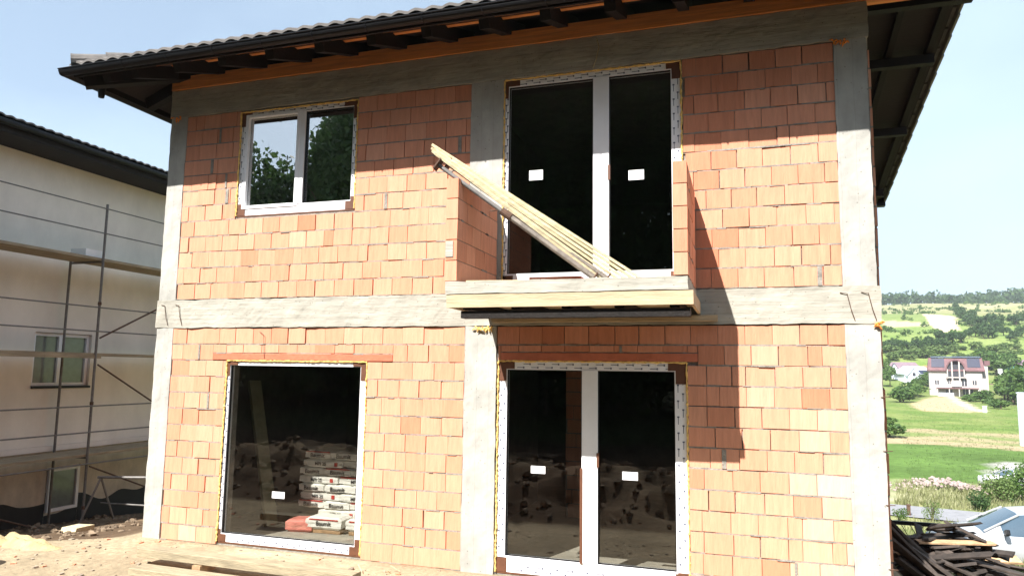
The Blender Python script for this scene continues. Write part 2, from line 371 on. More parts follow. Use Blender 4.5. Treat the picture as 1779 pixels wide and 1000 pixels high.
# bare clearings and dirt patches on the hillside, as ground polygons
def ppoly(pts): return [tuple(gp(*p)[:2]) for p in pts]
CLEAR = [(ppoly([(1600, 545), (1660, 549), (1668, 573), (1640, 577), (1618, 566)]), Vector((.72, .60, .42))),
         (ppoly([(1530, 556), (1600, 560), (1620, 566), (1540, 569)]), Vector((.55, .50, .30))),
         (ppoly([(1580, 702), (1615, 690), (1650, 688), (1680, 703), (1715, 716), (1600, 714)]), Vector((.58, .44, .27))),
         (ppoly([(1645, 687), (1658, 687), (1712, 714), (1700, 718), (1665, 704)]), Vector((.68, .58, .42))),
         (ppoly([(1722, 805), (1779, 802), (1790, 826), (1726, 824)]), Vector((.50, .48, .44)))]
vts = [(x, y, H(x, y)) for y in YS for x in XS]
nx = len(XS); fcs = [(j*nx+i, j*nx+i+1, (j+1)*nx+i+1, (j+1)*nx+i) for j in range(len(YS)-1) for i in range(nx-1)]
gm = bpy.data.meshes.new('ground'); gm.from_pydata(vts, [], fcs)
ca = gm.color_attributes.new('cover', 'FLOAT_COLOR', 'POINT'); cols = []
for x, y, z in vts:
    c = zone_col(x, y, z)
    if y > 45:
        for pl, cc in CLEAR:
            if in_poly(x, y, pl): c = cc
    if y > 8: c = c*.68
    elif y < -4.6: c = c*.35  # tree shade on the ground behind the camera, darkened into the cover colour
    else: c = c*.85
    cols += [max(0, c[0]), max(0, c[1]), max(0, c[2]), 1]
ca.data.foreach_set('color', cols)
gm.polygons.foreach_set('use_smooth', [True]*len(gm.polygons))
m, n, l, b = newmat('ground cover'); b.inputs['Roughness'].default_value = .95; b.inputs['Specular IOR Level'].default_value = .1
a = n.new('ShaderNodeAttribute'); a.attribute_name = 'cover'; tcx = n.new('ShaderNodeTexCoord')
n1 = n.new('ShaderNodeTexNoise'); n1.inputs['Scale'].default_value = .9; n1.inputs['Detail'].default_value = 10; n1.inputs['Roughness'].default_value = .75; l.new(tcx.outputs['Object'], n1.inputs['Vector'])
n2 = n.new('ShaderNodeTexNoise'); n2.inputs['Scale'].default_value = 14; n2.inputs['Detail'].default_value = 8; n2.inputs['Roughness'].default_value = .7; l.new(tcx.outputs['Object'], n2.inputs['Vector'])
mr = n.new('ShaderNodeMapRange'); mr.inputs['From Min'].default_value = .3; mr.inputs['From Max'].default_value = .7; mr.inputs['To Min'].default_value = .62; mr.inputs['To Max'].default_value = 1.3; l.new(n1.outputs['Fac'], mr.inputs['Value'])
mr2 = n.new('ShaderNodeMapRange'); mr2.inputs['From Min'].default_value = .3; mr2.inputs['From Max'].default_value = .7; mr2.inputs['To Min'].default_value = .7; mr2.inputs['To Max'].default_value = 1.2; l.new(n2.outputs['Fac'], mr2.inputs['Value'])
mm = n.new('ShaderNodeMath'); mm.operation = 'MULTIPLY'; l.new(mr.outputs[0], mm.inputs[0]); l.new(mr2.outputs[0], mm.inputs[1])
mu = n.new('ShaderNodeMixRGB'); mu.blend_type = 'MULTIPLY'; mu.inputs['Fac'].default_value = 1; l.new(a.outputs['Color'], mu.inputs['Color1']); l.new(mm.outputs[0], mu.inputs['Color2'])
l.new(mu.outputs[0], b.inputs['Base Color'])
bp = n.new('ShaderNodeBump'); bp.inputs['Strength'].default_value = .6; bp.inputs['Distance'].default_value = .03; l.new(n2.outputs['Fac'], bp.inputs['Height']); l.new(bp.outputs[0], b.inputs['Normal'])
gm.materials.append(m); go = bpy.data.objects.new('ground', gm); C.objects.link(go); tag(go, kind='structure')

# road in the valley
MT['asphalt'] = mat('grey asphalt', (.20, .20, .21), .9, var=.15, scale=2, bump=.2)
rd = MB(); xs = [-60+2*k for k in range(150)]
ry = lambda x: 42.2-(x-17)*.22
for x0, x1 in zip(xs, xs[1:]):
    z0, z1 = [max(H(x, ry(x)+o) for o in (-2.2, 0, 2.2))+.06 for x in (x0, x1)]
    rd.quad([(x0, ry(x0)-2.1, z0), (x1, ry(x1)-2.1, z1), (x1, ry(x1)+2.1, z1), (x0, ry(x0)+2.1, z0)])
tag(rd.build('road', MT['asphalt']), kind='structure')

# ------------------------------------------------------------------ brick walls
def brick_wall(name, parent, x0, x1, z0, z1, course=.2, openings=(), T=None, seed=1, depth=.25, blen=.25, tintfn=None, back=True, phase=0):
    rnd = random.Random(seed); mb = MB(); rows = max(1, round((z1-z0)/course)); ch = (z1-z0)/rows
    for r in range(rows):
        za, zb = z0+r*ch, z0+(r+1)*ch
        off = (.5*blen if (r+phase) % 2 else 0)+rnd.uniform(-.035, .035)
        # cut the row into free spans, each with its own height
        spans = [(x0, x1, za, zb)]
        for (a, b_, c, d) in openings:
            if c < zb-.012 and d > za+.012:
                ns = []
                for s0, s1, p, q in spans:
                    if b_ <= s0 or a >= s1: ns.append((s0, s1, p, q)); continue
                    if a > s0+.02: ns.append((s0, a, p, q))
                    if b_ < s1-.02: ns.append((b_, s1, p, q))
                    m0, m1 = max(a, s0), min(b_, s1)
                    if c > p+.035: ns.append((m0, m1, p, min(q, c)))
                    if d < q-.035: ns.append((m0, m1, max(p, d), q))
                spans = ns
        for s0, s1, zlo, zhi in spans:
            x = x0-off if s0 == x0 else s0-rnd.choice((0, .12, .06))
            while x < s1-.01:
                w = blen*rnd.uniform(.94, 1.07)
                if rnd.random() < .04: w *= .5
                a, b_ = max(x, s0), min(x+w, s1); x += w
                if b_-a < .03:
                    continue
                if s1-b_ < .045: b_ = s1; x = s1
                g = .0022 if rnd.random() < .74 else rnd.uniform(.004, .007)
                if rnd.random() < .03: g = .009
                lo = rnd.uniform(.006, .010); hi = rnd.uniform(.004, .008); fy = rnd.uniform(-.005, .003)
                if rnd.random() < .05: fy += .006
                j = lambda k=.0012: rnd.uniform(-k, k)
                t = min(.99, max(0, rnd.gauss(.5, .10)))
                if rnd.random() < .03: t = rnd.uniform(.1, .28)
                if rnd.random() < .04: t = rnd.uniform(.7, .8)
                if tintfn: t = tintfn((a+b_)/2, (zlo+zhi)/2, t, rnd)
                A, B_, Z0_, Z1_ = a+g, b_-g, zlo+lo, zhi-hi
                tl = j(.004)
                f8 = [(A+j(), fy+tl, Z0_+j()), (B_+j(), fy-tl, Z0_+j()), (B_, .05, Z0_), (A, .05, Z0_), (A+j(), fy+tl, Z1_+j()), (B_+j(), fy-tl, Z1_+j()), (B_, .05, Z1_), (A, .05, Z1_)]
                # chipped corner now and then
                mb.hexa(f8, 0, t)
            # bed joints, then mortar smears
        for s0, s1, zlo, zhi in spans:
            xx = s0
            while xx < s1-.004:
                ww = min(rnd.uniform(.08, .3), s1-xx); yd = rnd.uniform(-.003, .007)
                mb.box(xx, yd, max(z0, zlo-.0075), xx+ww-(.0 if rnd.random() < .8 else .006), .052, zlo+.0095, 1); xx += ww
            for _ in range(int((s1-s0)*.9)):
                xx = rnd.uniform(s0, s1-.05); ww = rnd.uniform(.03, .16); hh = rnd.uniform(.006, .016)
                zc = zlo+rnd.uniform(-.004, .006)
                if zc-hh < z0 or xx+ww > s1: continue
                mb.box(xx, -.0075, zc-hh/2, xx+ww, .02, zc+hh/2, 1)
            if rnd.random() < .2 and s1-s0 > .5:
                xx = rnd.uniform(s0+.05, s1-.1); ww = rnd.uniform(.02, .05)
                mb.box(xx, -.0082, zlo+.01, xx+ww, .02, zhi-.01, 1)
    # mortar core with the openings left out
    my = .02
    xsx = sorted({x0, x1, *[v for o in openings for v in o[:2] if x0 < v < x1]}); zz = sorted({z0, z1, *[v for o in openings for v in o[2:] if z0 < v < z1]})
    for a, b_ in zip(xsx, xsx[1:]):
        for c, d in zip(zz, zz[1:]):
            cx, cz = (a+b_)/2, (c+d)/2
            if any(o[0] < cx < o[1] and o[2] < cz < o[3] for o in openings): continue
            mb.box(a, my, c, b_, depth, d, 1)
    if T is not None: mb.v = [tuple(T @ Vector(v)) for v in mb.v]
    return mb.build(name, [MT['brick'], MT['mortar']], parent)

house = empty('brick_house', (0, 0, 0), label='unfinished two storey red brick house with concrete frame and dark tiled roof', cat='house')
W = 8.288
W1 = (1.09, 3.02, .03, 2.175); W2 = (1.09, 2.773, 3.952, 5.30); D1 = (4.588, 6.562, .022, 2.203); D2 = (4.612, 6.545, 2.93, 5.318)
def stain_tone(x, z, t, r):   # whitish efflorescence low at the right corner, darker, redder bricks over the right door and at the upper right
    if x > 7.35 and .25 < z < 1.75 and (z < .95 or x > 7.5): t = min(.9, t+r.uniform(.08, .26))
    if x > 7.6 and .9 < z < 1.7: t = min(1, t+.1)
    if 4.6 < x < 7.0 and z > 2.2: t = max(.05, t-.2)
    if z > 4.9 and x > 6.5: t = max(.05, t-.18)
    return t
brick_wall('brick_wall', house, .26, 4.205, 0, 2.565, .2, [W1, (.885, 3.34, 2.176, 2.258)], seed=3, tintfn=stain_tone)
brick_wall('brick_wall', house, 4.575, 7.995, 0, 2.565, .2, [D1, (4.62, 6.665, 2.204, 2.288)], seed=5, tintfn=stain_tone)
brick_wall('brick_wall', house, .26, 4.222, 2.925, 5.32, .2, [W2], seed=8, tintfn=stain_tone)
brick_wall('brick_wall', house, 6.548, 7.99, 2.925, 5.32, .2, [], seed=11, tintfn=stain_tone)
# side and rear walls
Tr = Matrix.Translation((W+.065, .27, 0)) @ Matrix.Rotation(pi/2, 4, 'Z')
Tl = Matrix.Translation((0, 7.98, 0)) @ Matrix.Rotation(-pi/2, 4, 'Z')
Tb = Matrix.Translation((8.2, 8.23, 0)) @ Matrix.Rotation(pi, 4, 'Z')
for T_, L_, sd_ in ((Tr, 7.7, 21), (Tl, 7.7, 23), (Tb, 8.1, 25)):
    brick_wall('brick_wall', house, 0, L_, 0, 2.565, .2, seed=sd_, T=T_); brick_wall('brick_wall', house, 0, L_, 2.925, 5.32, .2, seed=sd_+1, T=T_)
# concrete frame
def conc(name, *b, mt='conc', amp=.006, seed=0, step=.045):
    return rough_box(MB(), *b, step=step, amp=amp, seed=seed).build(name, MT[mt], house, smooth=False)
conc('concrete_beam', -.012, -.016, 2.572, W+.012, .26, 2.918, seed=1, amp=.012)
conc('concrete_beam', -.012, -.016, 5.325, W+.012, .26, 5.69, seed=2, amp=.012)
conc('concrete_beam', 8.04, .27, 2.572, W+.05, 8.2, 2.918, seed=3, step=.2); conc('concrete_beam', 8.04, .27, 5.325, W+.05, 8.2, 5.69, seed=4, step=.2)
conc('concrete_beam', -.006, .27, 2.572, .25, 8.2, 2.918, seed=5, step=.2); conc('concrete_beam', -.006, .27, 5.325, .25, 8.2, 5.69, seed=6, step=.2)
for k, (a, b_, z0, z1) in enumerate([(0, .262, 0, 2.57), (0, .26, 2.92, 5.324), (4.207, 4.572, 0, 2.57), (4.224, 4.608, 2.92, 5.324), (7.992, W, 0, 2.57), (7.988, W-.01, 2.92, 5.324)]):
    conc('concrete_column', a, -.009, z0-(.15 if z0 == 0 else 0), b_, .25, z1, mt='concv', amp=.007, seed=10+k)
# plinth and rear corner
MB().box(-.02, -.01, -.6, W+.04, .3, -.004).build('plinth', MT['conc'], house)
MB().box(.25, .26, -.1, W-.0, 8.0, .012).build('floor_slab', MT['floorc'], house)
MB().box(.25, .262, 2.6, 8.03, 8.0, 2.9).build('floor_slab', MT['floorc'], house)
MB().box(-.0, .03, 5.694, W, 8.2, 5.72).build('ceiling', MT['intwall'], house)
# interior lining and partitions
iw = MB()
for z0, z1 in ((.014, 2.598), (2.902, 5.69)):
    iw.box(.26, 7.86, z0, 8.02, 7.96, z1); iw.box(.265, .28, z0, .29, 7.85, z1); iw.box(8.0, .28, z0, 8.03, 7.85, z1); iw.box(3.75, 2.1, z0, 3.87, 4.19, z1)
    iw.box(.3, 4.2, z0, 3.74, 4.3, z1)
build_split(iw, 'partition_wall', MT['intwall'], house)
# brick pier inside, seen through the right door
pr = brick_wall('interior_pier', house, 4.62, 4.86, .02, 2.59, .2, seed=31, T=Matrix.Translation((0, 3, 0)), blen=.24, depth=.2)
# lintels
MB().box(.887, -.006, 2.178, 3.338, .2, 2.256).build('lintel', MT['lintel'], house, bevel=.004)
MB().box(4.622, -.006, 2.206, 6.663, .2, 2.286).build('lintel', MT['lintel'], house, bevel=.004)

# ------------------------------------------------------------------ windows
def foam_rope(mb, pts, rnd, r=.011):
    for a, b_ in zip(pts, pts[1:]):
        a = Vector(a); b_ = Vector(b_); n_ = max(2, int((b_-a).length/.025)); P = []; R_ = []
        for k in range(n_+1):
            p = a.lerp(b_, k/n_); P.append(p+Vector((rnd.uniform(-.004, .004), rnd.uniform(-.006, .003), rnd.uniform(-.004, .004)))); R_.append(r*rnd.uniform(.45, 1.25))
        mb.tube(P, R_, 6)
def film_marks(mb, x0, x1, z0, z1, y, vertical, rnd):
    L_ = (z1-z0) if vertical else (x1-x0); p = rnd.uniform(.03, .1)
    while p < L_-.08:
        d = .065
        for row in (0.28, .7):
            q = p+(0 if row < .5 else .07)
            if vertical:
                xx = x0+(x1-x0)*row; mb.box(xx-.003, y-.003, z0+q, xx+.003, y, z0+q+d); mb.box(xx-.010, y-.0032, z0+q+d, xx+.010, y, z0+q+d+.014)
            else:
                zz = z0+(z1-z0)*row; mb.box(x0+q, y-.003, zz-.003, x0+q+d, y, zz+.003); mb.box(x0+q+d, y-.0032, zz-.009, x0+q+d+.014, y, zz+.009)
        p += .155
def window(name, o, panes, frame, label, stickers, yf=.018, seed=1, sash=(), handles=(), marks=('t', 'r', 'b', 'l')):
    rnd = random.Random(seed); x0, x1, z0, z1 = o; g = .012; x0 += g; x1 -= g; z0 += g; z1 -= g
    fl, fr, fb, ft = frame; y = yf; mb = MB()
    mb.box(x0, y, z0, x1, y+.08, z0+fb); mb.box(x0, y, z1-ft, x1, y+.08, z1); mb.box(x0, y, z0+fb, x0+fl, y+.08, z1-ft); mb.box(x1-fr, y, z0+fb, x1, y+.08, z1-ft)
    k = .115
    fm = MB()
    if 't' in marks: film_marks(fm, x0+k, x1-k, z1-ft, z1, y, False, rnd)
    if 'b' in marks: film_marks(fm, x0+k, x1-k, z0, z0+fb*.6, y, False, rnd)
    if 'l' in marks: film_marks(fm, x0, x0+fl, z0+k, z1-k, y, True, rnd)
    if 'r' in marks: film_marks(fm, x1-fr, x1, z0+k, z1-k, y, True, rnd)
    nb_ = len(mb.v); mb.v += fm.v; mb.f += [tuple(i+nb_ for i in f) for f in fm.f]; mb.m += [1]*len(fm.f); mb.t += fm.t
    root = mb.build(name, [MT['white'], MT['film']], house); root['label'] = label
    # mullions between panes
    for (a, c), (d, e) in zip(panes, panes[1:]):
        MB().box(c, y-.008, z0+fb-.004, d, y+.075, z1-ft+.004).build('mullion', MT['white'], root, bevel=.005)
    for (a, c) in panes:
        MB().box(a-.004, y+.040, z0+fb-.004, c+.004, y+.046, z1-ft+.004).build('pane', MT['coated' if o is W2 else 'glass'], root)
        s = MB(); s.box(a-.001, y+.012, z0+fb-.002, a+.009, y+.038, z1-ft+.002); s.box(c-.009, y+.012, z0+fb-.002, c+.001, y+.038, z1-ft+.002)
        s.box(a+.009, y+.012, z0+fb-.002, c-.009, y+.038, z0+fb+.009); s.box(a+.009, y+.012, z1-ft-.009, c-.009, y+.038, z1-ft+.002)
        s.build('gasket', MT['black'], root)
    for (sx0, sx1) in sash:   # opening sash drawn as a raised inner frame
        s = MB(); w = .045; Y = y-.012
        s.box(sx0, Y, z0+fb-.03, sx0+w, Y+.05, z1-ft+.03); s.box(sx1-w, Y, z0+fb-.03, sx1, Y+.05, z1-ft+.03)
        s.box(sx0+w, Y, z0+fb-.03, sx1-w, Y+.05, z0+fb+.012); s.box(sx0+w, Y, z1-ft-.012, sx1-w, Y+.05, z1-ft+.03)
        s.build('sash', MT['white'], root, bevel=.004)
    cm = MB(); k = .115; yy = y-.007
    for cx, sx in ((x0, 1), (x1, -1)):
        for cz, sz in ((z0, 1), (z1, -1)):
            kk = (.13 if sz > 0 else .17)*rnd.uniform(.85, 1.1)
            w_, h_ = (fl if sx > 0 else fr)*1.0, (fb if sz > 0 else ft)*1.0
            a, b_ = sorted((cx, cx+sx*kk)); c, d = sorted((cz, cz+sz*h_*.9)); cm.box(a, yy, c, b_, y+.02, d)
            a, b_ = sorted((cx, cx+sx*w_*.9)); c, d = sorted((cz+sz*h_*.9, cz+sz*(kk+.03))); cm.box(a, yy, c, b_, y+.02, d)
    build_split(cm, 'corner_protector', MT['brown'], root)
    fo = MB(); foam_rope(fo, [(x0-g*.5, .004, z0), (x0-g*.5, .004, z1+g*.5), (x1+g*.5, .004, z1+g*.5), (x1+g*.5, .004, z0)], rnd)
    fo.build('foam_seal', MT['foam'], root)
    for sx, sz, w, h in stickers:
        MB().box(sx-w/2, y+.0365, sz-h/2, sx+w/2, y+.0385, sz+h/2).build('paper_label', MT['label'], root)
    for (hx0, hx1, hz0, hz1) in handles:
        MB().box(hx0, y-.018, hz0, hx1, y, hz1).build('tape_strip', MT['brown'], root)
    # brown strip under the frame
    MB().box(x0, y-.004, z0-g-.006, x1, y+.06, z0-.002).build('sill_strip', MT['brown'], root)
    return root
window('window', W1, [(1.145, 2.925)], (.04, .08, .095, .05), 'large fixed ground floor window, single pane with one paper label', [(1.885, .615, .17, .075)], seed=2, marks=('b', 'l'))
window('window', W2, [(1.20, 1.93), (2.035, 2.70)], (.085, .06, .11, .06), 'two pane upper floor window above the large ground floor one', [], seed=4, sash=((1.165, 1.965),), marks=('t', 'r', 'l'))
window('glazed_door', D1, [(4.69, 5.50), (5.665, 6.435)], (.09, .115, .16, .085), 'double glazed terrace door on the ground floor', [(5.03, 1.075, .155, .075), (5.985, 1.065, .155, .08)], seed=6,
       handles=((5.485, 5.51, .19, 1.12), (5.655, 5.68, 1.14, 1.28)), marks=('t', 'r', 'l', 'b'))
window('glazed_door', D2, [(4.665, 5.615), (5.785, 6.44)], (.042, .1, .19, .07), 'double glazed balcony door on the upper floor', [(4.975, 4.22, .155, .11), (6.065, 4.145, .16, .105)], seed=7,
       handles=((5.775, 5.80, 4.1, 4.26),), marks=('t', 'r', 'l'))
# mullion cover of the left sash in the ground floor door, in brown tape
# ------------------------------------------------------------------ balcony
bal = empty('balcony'); bal.parent = house
rough_box(MB(), 4.46, -1.17, 2.79, 6.66, -.02, 2.905, step=.05, amp=.008, seed=40).build('balcony_slab', MT['conc'], bal)
MB().box(4.47, -1.165, 2.665, 6.70, -1.14, 2.784, t=.5).box(6.675, -1.138, 2.668, 6.70, -.03, 2.784, t=.4).box(4.47, -1.138, 2.668, 4.495, -.03, 2.784, t=.3).build('formwork_board', MT['board'], bal)
MB().box(4.50, -1.13, 2.74, 6.67, -.02, 2.782).build('formwork_panel', MT['board'], bal)
fj = MB()
for k in range(5): fj.box(4.62+k*.47, -1.12, 2.65, 4.70+k*.47, -.02, 2.738)
build_split(fj, 'joist', MT['darkwood'], bal)
build_split(MB().box(4.6, -1.12, 2.57, 6.67, -1.0, 2.636), 'support_beam', MT['darkwood'], bal); _t = MB().box(4.55, -.12, 2.6, 6.86, -.03, 2.655); build_split(_t, 'support_plank', MT['board'], bal)  # front beam coloured dark to stand for the shaded gap under the formwork
def side_wall(x0, x1, top, seed, zs=2.91):
    mb = MB(); rnd = random.Random(seed); rows = 5; ch = (top-zs)/rows
    for r in range(rows):
        z = zs+r*ch; y = -1.17+(0 if r % 2 else 0); first = .25 if r % 2 else .14
        while y < -.035:
            w = first if y == -1.17 else .25; e = min(y+w, -.03)
            if e > -.07: e = -.03
            j = lambda: rnd.uniform(-.0025, .0025)
            t = min(.95, max(.1, rnd.gauss(.5, .13))); g = .002
            mb.hexa([(x0+j(), y+g, z+.005), (x1+j(), y+g, z+.005), (x1+j(), e-g, z+.005), (x0+j(), e-g, z+.005), (x0+j(), y+g, z+ch-.004), (x1+j(), y+g, z+ch-.004), (x1+j(), e-g, z+ch-.004), (x0+j(), e-g, z+ch-.004)], 0, t); y = e
    mb.box(x0+.006, -1.16, zs+.001, x1-.006, -.032, top-.008, 1)
    for _ in range(14):
        r = rnd.randrange(1, rows); z = zs+r*ch; yy = rnd.uniform(-1.1, -.25); s = rnd.choice((0, 1))
        xa = x0-.004 if s else x1-.01
        mb.box(xa, yy, z-.008, xa+.014, yy+rnd.uniform(.05, .18), z+.010, 1)
    return mb.build('side_wall', [MT['brick'], MT['mortar']], bal)
side_wall(4.445, 4.565, 3.895, 51); side_wall(6.54, 6.66, 3.9, 52)
MB().box(4.452, -1.176, 3.14, 4.528, -1.168, 3.29).build('mortar_patch', MT['conc'], bal)
# foam lumps, hooks and wires on the frame
rnd = random.Random(77)
def lump(x, z, w, h, mt, n_=12, y=-.02):
    mb = MB()
    for _ in range(n_):
        a = Vector((x+rnd.uniform(-w, w), y, z+rnd.uniform(-h, h))); b_ = a+Vector((rnd.uniform(-.05, .05), rnd.uniform(-.03, .005), rnd.uniform(-.05, .02)))
        mb.tube([a, (a+b_)/2+Vector((0, -.01, .008)), b_], [.006, .012, .003], 5)
    mb.build('foam_lump', MT[mt], house)
lump(8.05, 5.30, .07, .02, 'orangefoam'); lump(.1, 5.31, .06, .015, 'orangefoam', 7); lump(4.43, 2.545, .10, .012, 'foam', 16); lump(8.27, 2.56, .02, .02, 'orangefoam', 5)
rb = MB()
for x, s in ((8.02, 1), (8.2, 1), (.12, 1), (.34, 1)):
    rb.tube([(x-.06*s, -.022, 2.86), (x, -.03, 2.85), (x+.03*s, -.03, 2.7), (x+.06*s, -.022, 2.6)], .004, 5)
build_split(rb, 'rebar_hook', MT['rust'], house)
MB().tube([(5.66, -.02, 5.66), (5.69, -.05, 5.55), (5.66, -.04, 5.42), (5.62, -.02, 5.33)], .005, 5).build('cable', MT['plank'], house)
MB().tube([(1.55, -.012, 2.52), (1.62, -.02, 2.48), (1.64, -.014, 2.2)], .003, 5).build('cable', MT['rust'], house)
rb = MB()
for z in (1.9, 1.42, .95, .4): rb.tube([(W-.02, -.01, z), (W+.05, -.05, z+.01)], .004, 5)
build_split(rb, 'nail', MT['rust'], house)

# ------------------------------------------------------------------ roof
XL, XR, YF, YB, ZE, SL = -.70, 9.9, -.93, 8.58, 5.70, .38
YR = 2.7; ZR = ZE+SL*(YR-YF); XH = XL+(YR-YF); SLB = (ZR-ZE)/(YB-YR)
roof = empty('roof'); roof.parent = house
PER = .19; ROW = .36
def prof(s):   # wavy tile cross section
    return .036*(1-abs((s/PER) % 1*2-1)**1.6)
def slope(mb, org, eu, ev, lu, lv, left_hip, right_hip=0):
    """eu along the eave, ev up the slope; hip cuts by a 45 degree plan line"""
    nr = int(lv/ROW)+1; n_ = int(lu/PER*5)
    for r in range(nr):
        v0, v1 = r*ROW, min(lv, (r+1)*ROW+.03)
        a = left_hip*v0; b_ = lu-right_hip*v0; a1 = left_hip*v1; b1 = lu-right_hip*v1
        if b_-a < .1: break
        k = max(2, int((b_-a)/PER*5))
        def P(u, v, a=a, b_=b_, a1=a1, b1=b1, v0=v0, v1=v1):
            uu = (a+(b_-a)*u)*(1-v)+(a1+(b1-a1)*u)*v; vv = v0+(v1-v0)*v
            up = prof(uu)+.028*(1-v)
            return org+eu*uu+ev*vv+Vector((0, 0, up))
        mb.grid(P, k, 1, t=.5+rnd.uniform(-.2, .2))
        mb.grid(lambda u, v: P(u, 0)-Vector((0, 0, .03*(1-v))), k, 1, t=.3)
cl = cos(math.atan(SL)); tl = MB()
up_f = Vector((0, 1, SL))*1.0; LV = (YR-YF)/1.0
slope(tl, Vector((XL-.0, YF-.03, ZE+.02)), Vector((1, 0, 0)), up_f, XR-XL, LV, 1, 0)
slope(tl, Vector((XL, YB, ZE+.02)), Vector((0, -1, 0)), Vector((1, 0, SL)), YB-YF, LV, (YB-YR)/LV, 1)
slope(tl, Vector((XR, YB, ZE+.02)), Vector((-1, 0, 0)), Vector((0, -1, SLB)), XR-XL, YB-YR, 0, LV/(YB-YR))
tl.build('roof_tiles', MT['tile'], roof)
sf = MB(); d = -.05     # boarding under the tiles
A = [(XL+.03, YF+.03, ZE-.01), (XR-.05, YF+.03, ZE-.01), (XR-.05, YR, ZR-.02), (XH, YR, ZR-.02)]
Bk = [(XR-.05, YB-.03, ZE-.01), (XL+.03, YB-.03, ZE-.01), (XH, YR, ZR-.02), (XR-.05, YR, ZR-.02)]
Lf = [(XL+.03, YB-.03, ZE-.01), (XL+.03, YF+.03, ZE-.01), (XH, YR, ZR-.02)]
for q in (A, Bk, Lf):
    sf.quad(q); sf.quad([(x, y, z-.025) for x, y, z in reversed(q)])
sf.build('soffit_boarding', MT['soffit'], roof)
# hip caps and ridge caps
cap = MB()
def caps(a, b_, r=.095, L_=.38):
    a = Vector(a); b_ = Vector(b_); n_ = int((b_-a).length/L_)
    for k in range(n_):
        p = a.lerp(b_, k/n_); q = a.lerp(b_, (k+1.12)/n_ if k < n_-1 else 1); cap.tube([p+Vector((0, 0, .005)), p+(q-p)*.08, q-Vector((0, 0, .012))], [r*1.05, r*1.02, r*.88], 12, t=rnd.uniform(.4, .9))
caps((XL-.0, YF-.01, ZE+.085), (XH, YR, ZR+.09)); caps((XL+.02, YB-.02, ZE+.045), (XH, YR, ZR+.05)); caps((XR, YR, ZR+.06), (XH, YR, ZR+.06))
build_split(cap, 'ridge_cap', MT['tile'], roof)
# verge tiles down the right rake
vg = MB()
for sgn, ya, yb in ((1, YF, YR), (-1, YB, YR)):
    n_ = 14
    for k in range(n_):
        p = Vector((XR, ya+(yb-ya)*k/n_, ZE+(ZR-ZE)*k/n_)); q = Vector((XR, ya+(yb-ya)*(k+1.06)/n_, ZE+(ZR-ZE)*(k+1.06)/n_-.01)); lift = Vector((0, 0, .02))
        t = rnd.uniform(.3, .8)
        vg.beam(p+lift+Vector((-.04, 0, .02)), q+Vector((-.04, 0, .02)), .15, .03, t=t); vg.beam(p+lift+Vector((.03, 0, -.045)), q+Vector((.03, 0, -.045)), .03, .13, t=t)
vg.build('verge_tile', MT['verge'], roof)
# rake rafters on the right, and purlins carrying them
for x in (9.72, 9.2, 8.7):
    mb = MB(); mb.beam((x, YF+.1, ZE-.085), (x, YR, ZR-.085), .08, .12).beam((x, YB-.1, ZE-.085), (x, YR, ZR-.085), .08, .12); mb.build('rake_rafter', MT['darkwood'], roof)
for y in (.15, 2.0, 3.83, 5.7, 7.9):
    z = ZE+min(SL*(y-YF), SLB*(YB-y))-.20
    MB().box(7.9, y-.06, z-.09, 9.78, y+.06, z+.04).build('purlin', MT['darkwood'], roof)
# wall plate and rafter tails
MB().box(.02, -.035, 5.695, XR-.3, .10, 5.868).build('wall_plate', MT['orangewood'], roof)
MB().box(-.02, -.02, 5.695, .10, 8.2, 5.86).build('wall_plate', MT['orangewood'], roof)
def rafter(a, b_, w=.10, h=.16):
    MB().beam(a, b_, w, h).build('rafter', MT['darkwood'], roof)
xs_r = [.10+.645*k-.02 for k in range(0, 15)]
for x in xs_r:
    rafter((x+.05, YF+.14, ZE+SL*.14-.12), (x+.05, .5, ZE+SL*1.43-.12), .11, .17)
for k in range(14):
    y = .15+k*.62
    if y < YB-.4: rafter((XL+.14, y, ZE+SL*.14-.12), (.5, y, ZE+SL*1.2-.12), .11, .17)
rafter((XL+.10, YF+.10, ZE-.115), (.6, .37, ZE+SL*1.3-.115), .13, .2)
for q in (.35, .62):   # jack stubs beside the hip rafter
    rafter((-.35+q*.1, YF+.15, ZE-.08), (-.35+q*.1, YF+.15+q*.3, ZE+SL*q*.3-.06), .09, .14)
# fascia, battens, gutters
MB().box(XL+.03, YF+.02, ZE-.10, XR-.1, YF+.045, ZE-.002).box(XL+.03, YF+.045, ZE-.10, XL+.055, YB-.03, ZE-.002).build('fascia', MT['darkwood'], roof)
bt = MB()
for q in (.28, .56): bt.box(.3, YF+q-.02, ZE+SL*q-.062, XR-.3, YF+q+.03, ZE+SL*q-.040)
build_split(bt, 'batten', MT['orangewood'], roof)
def gutter(a, b_, out):
    a = Vector(a); b_ = Vector(b_); out = Vector(out); mb = MB(); n_ = 10
    pr_ = []
    for k in range(n_+1):
        an = pi*k/n_; pr_.append((cos(an)*.06, -sin(an)*.065))
    pr_ = [(.066, .006)]+pr_+[(-.06, .02)]
    for (u0, w0), (u1, w1) in zip(pr_, pr_[1:]):
        mb.quad([a+out*u0+Vector((0, 0, w0)), b_+out*u0+Vector((0, 0, w0)), b_+out*u1+Vector((0, 0, w1)), a+out*u1+Vector((0, 0, w1))])
        mb.quad([a+out*(u0*.93)+Vector((0, 0, w0*.93+.001)), a+out*(u1*.93)+Vector((0, 0, w1*.93+.001)), b_+out*(u1*.93)+Vector((0, 0, w1*.93+.001)), b_+out*(u0*.93)+Vector((0, 0, w0*.93+.001))])
    mb.tube([a+out*.066+Vector((0, 0, .006)), b_+out*.066+Vector((0, 0, .006))], .008, 6)
    return mb.build('gutter', MT['black'], roof)
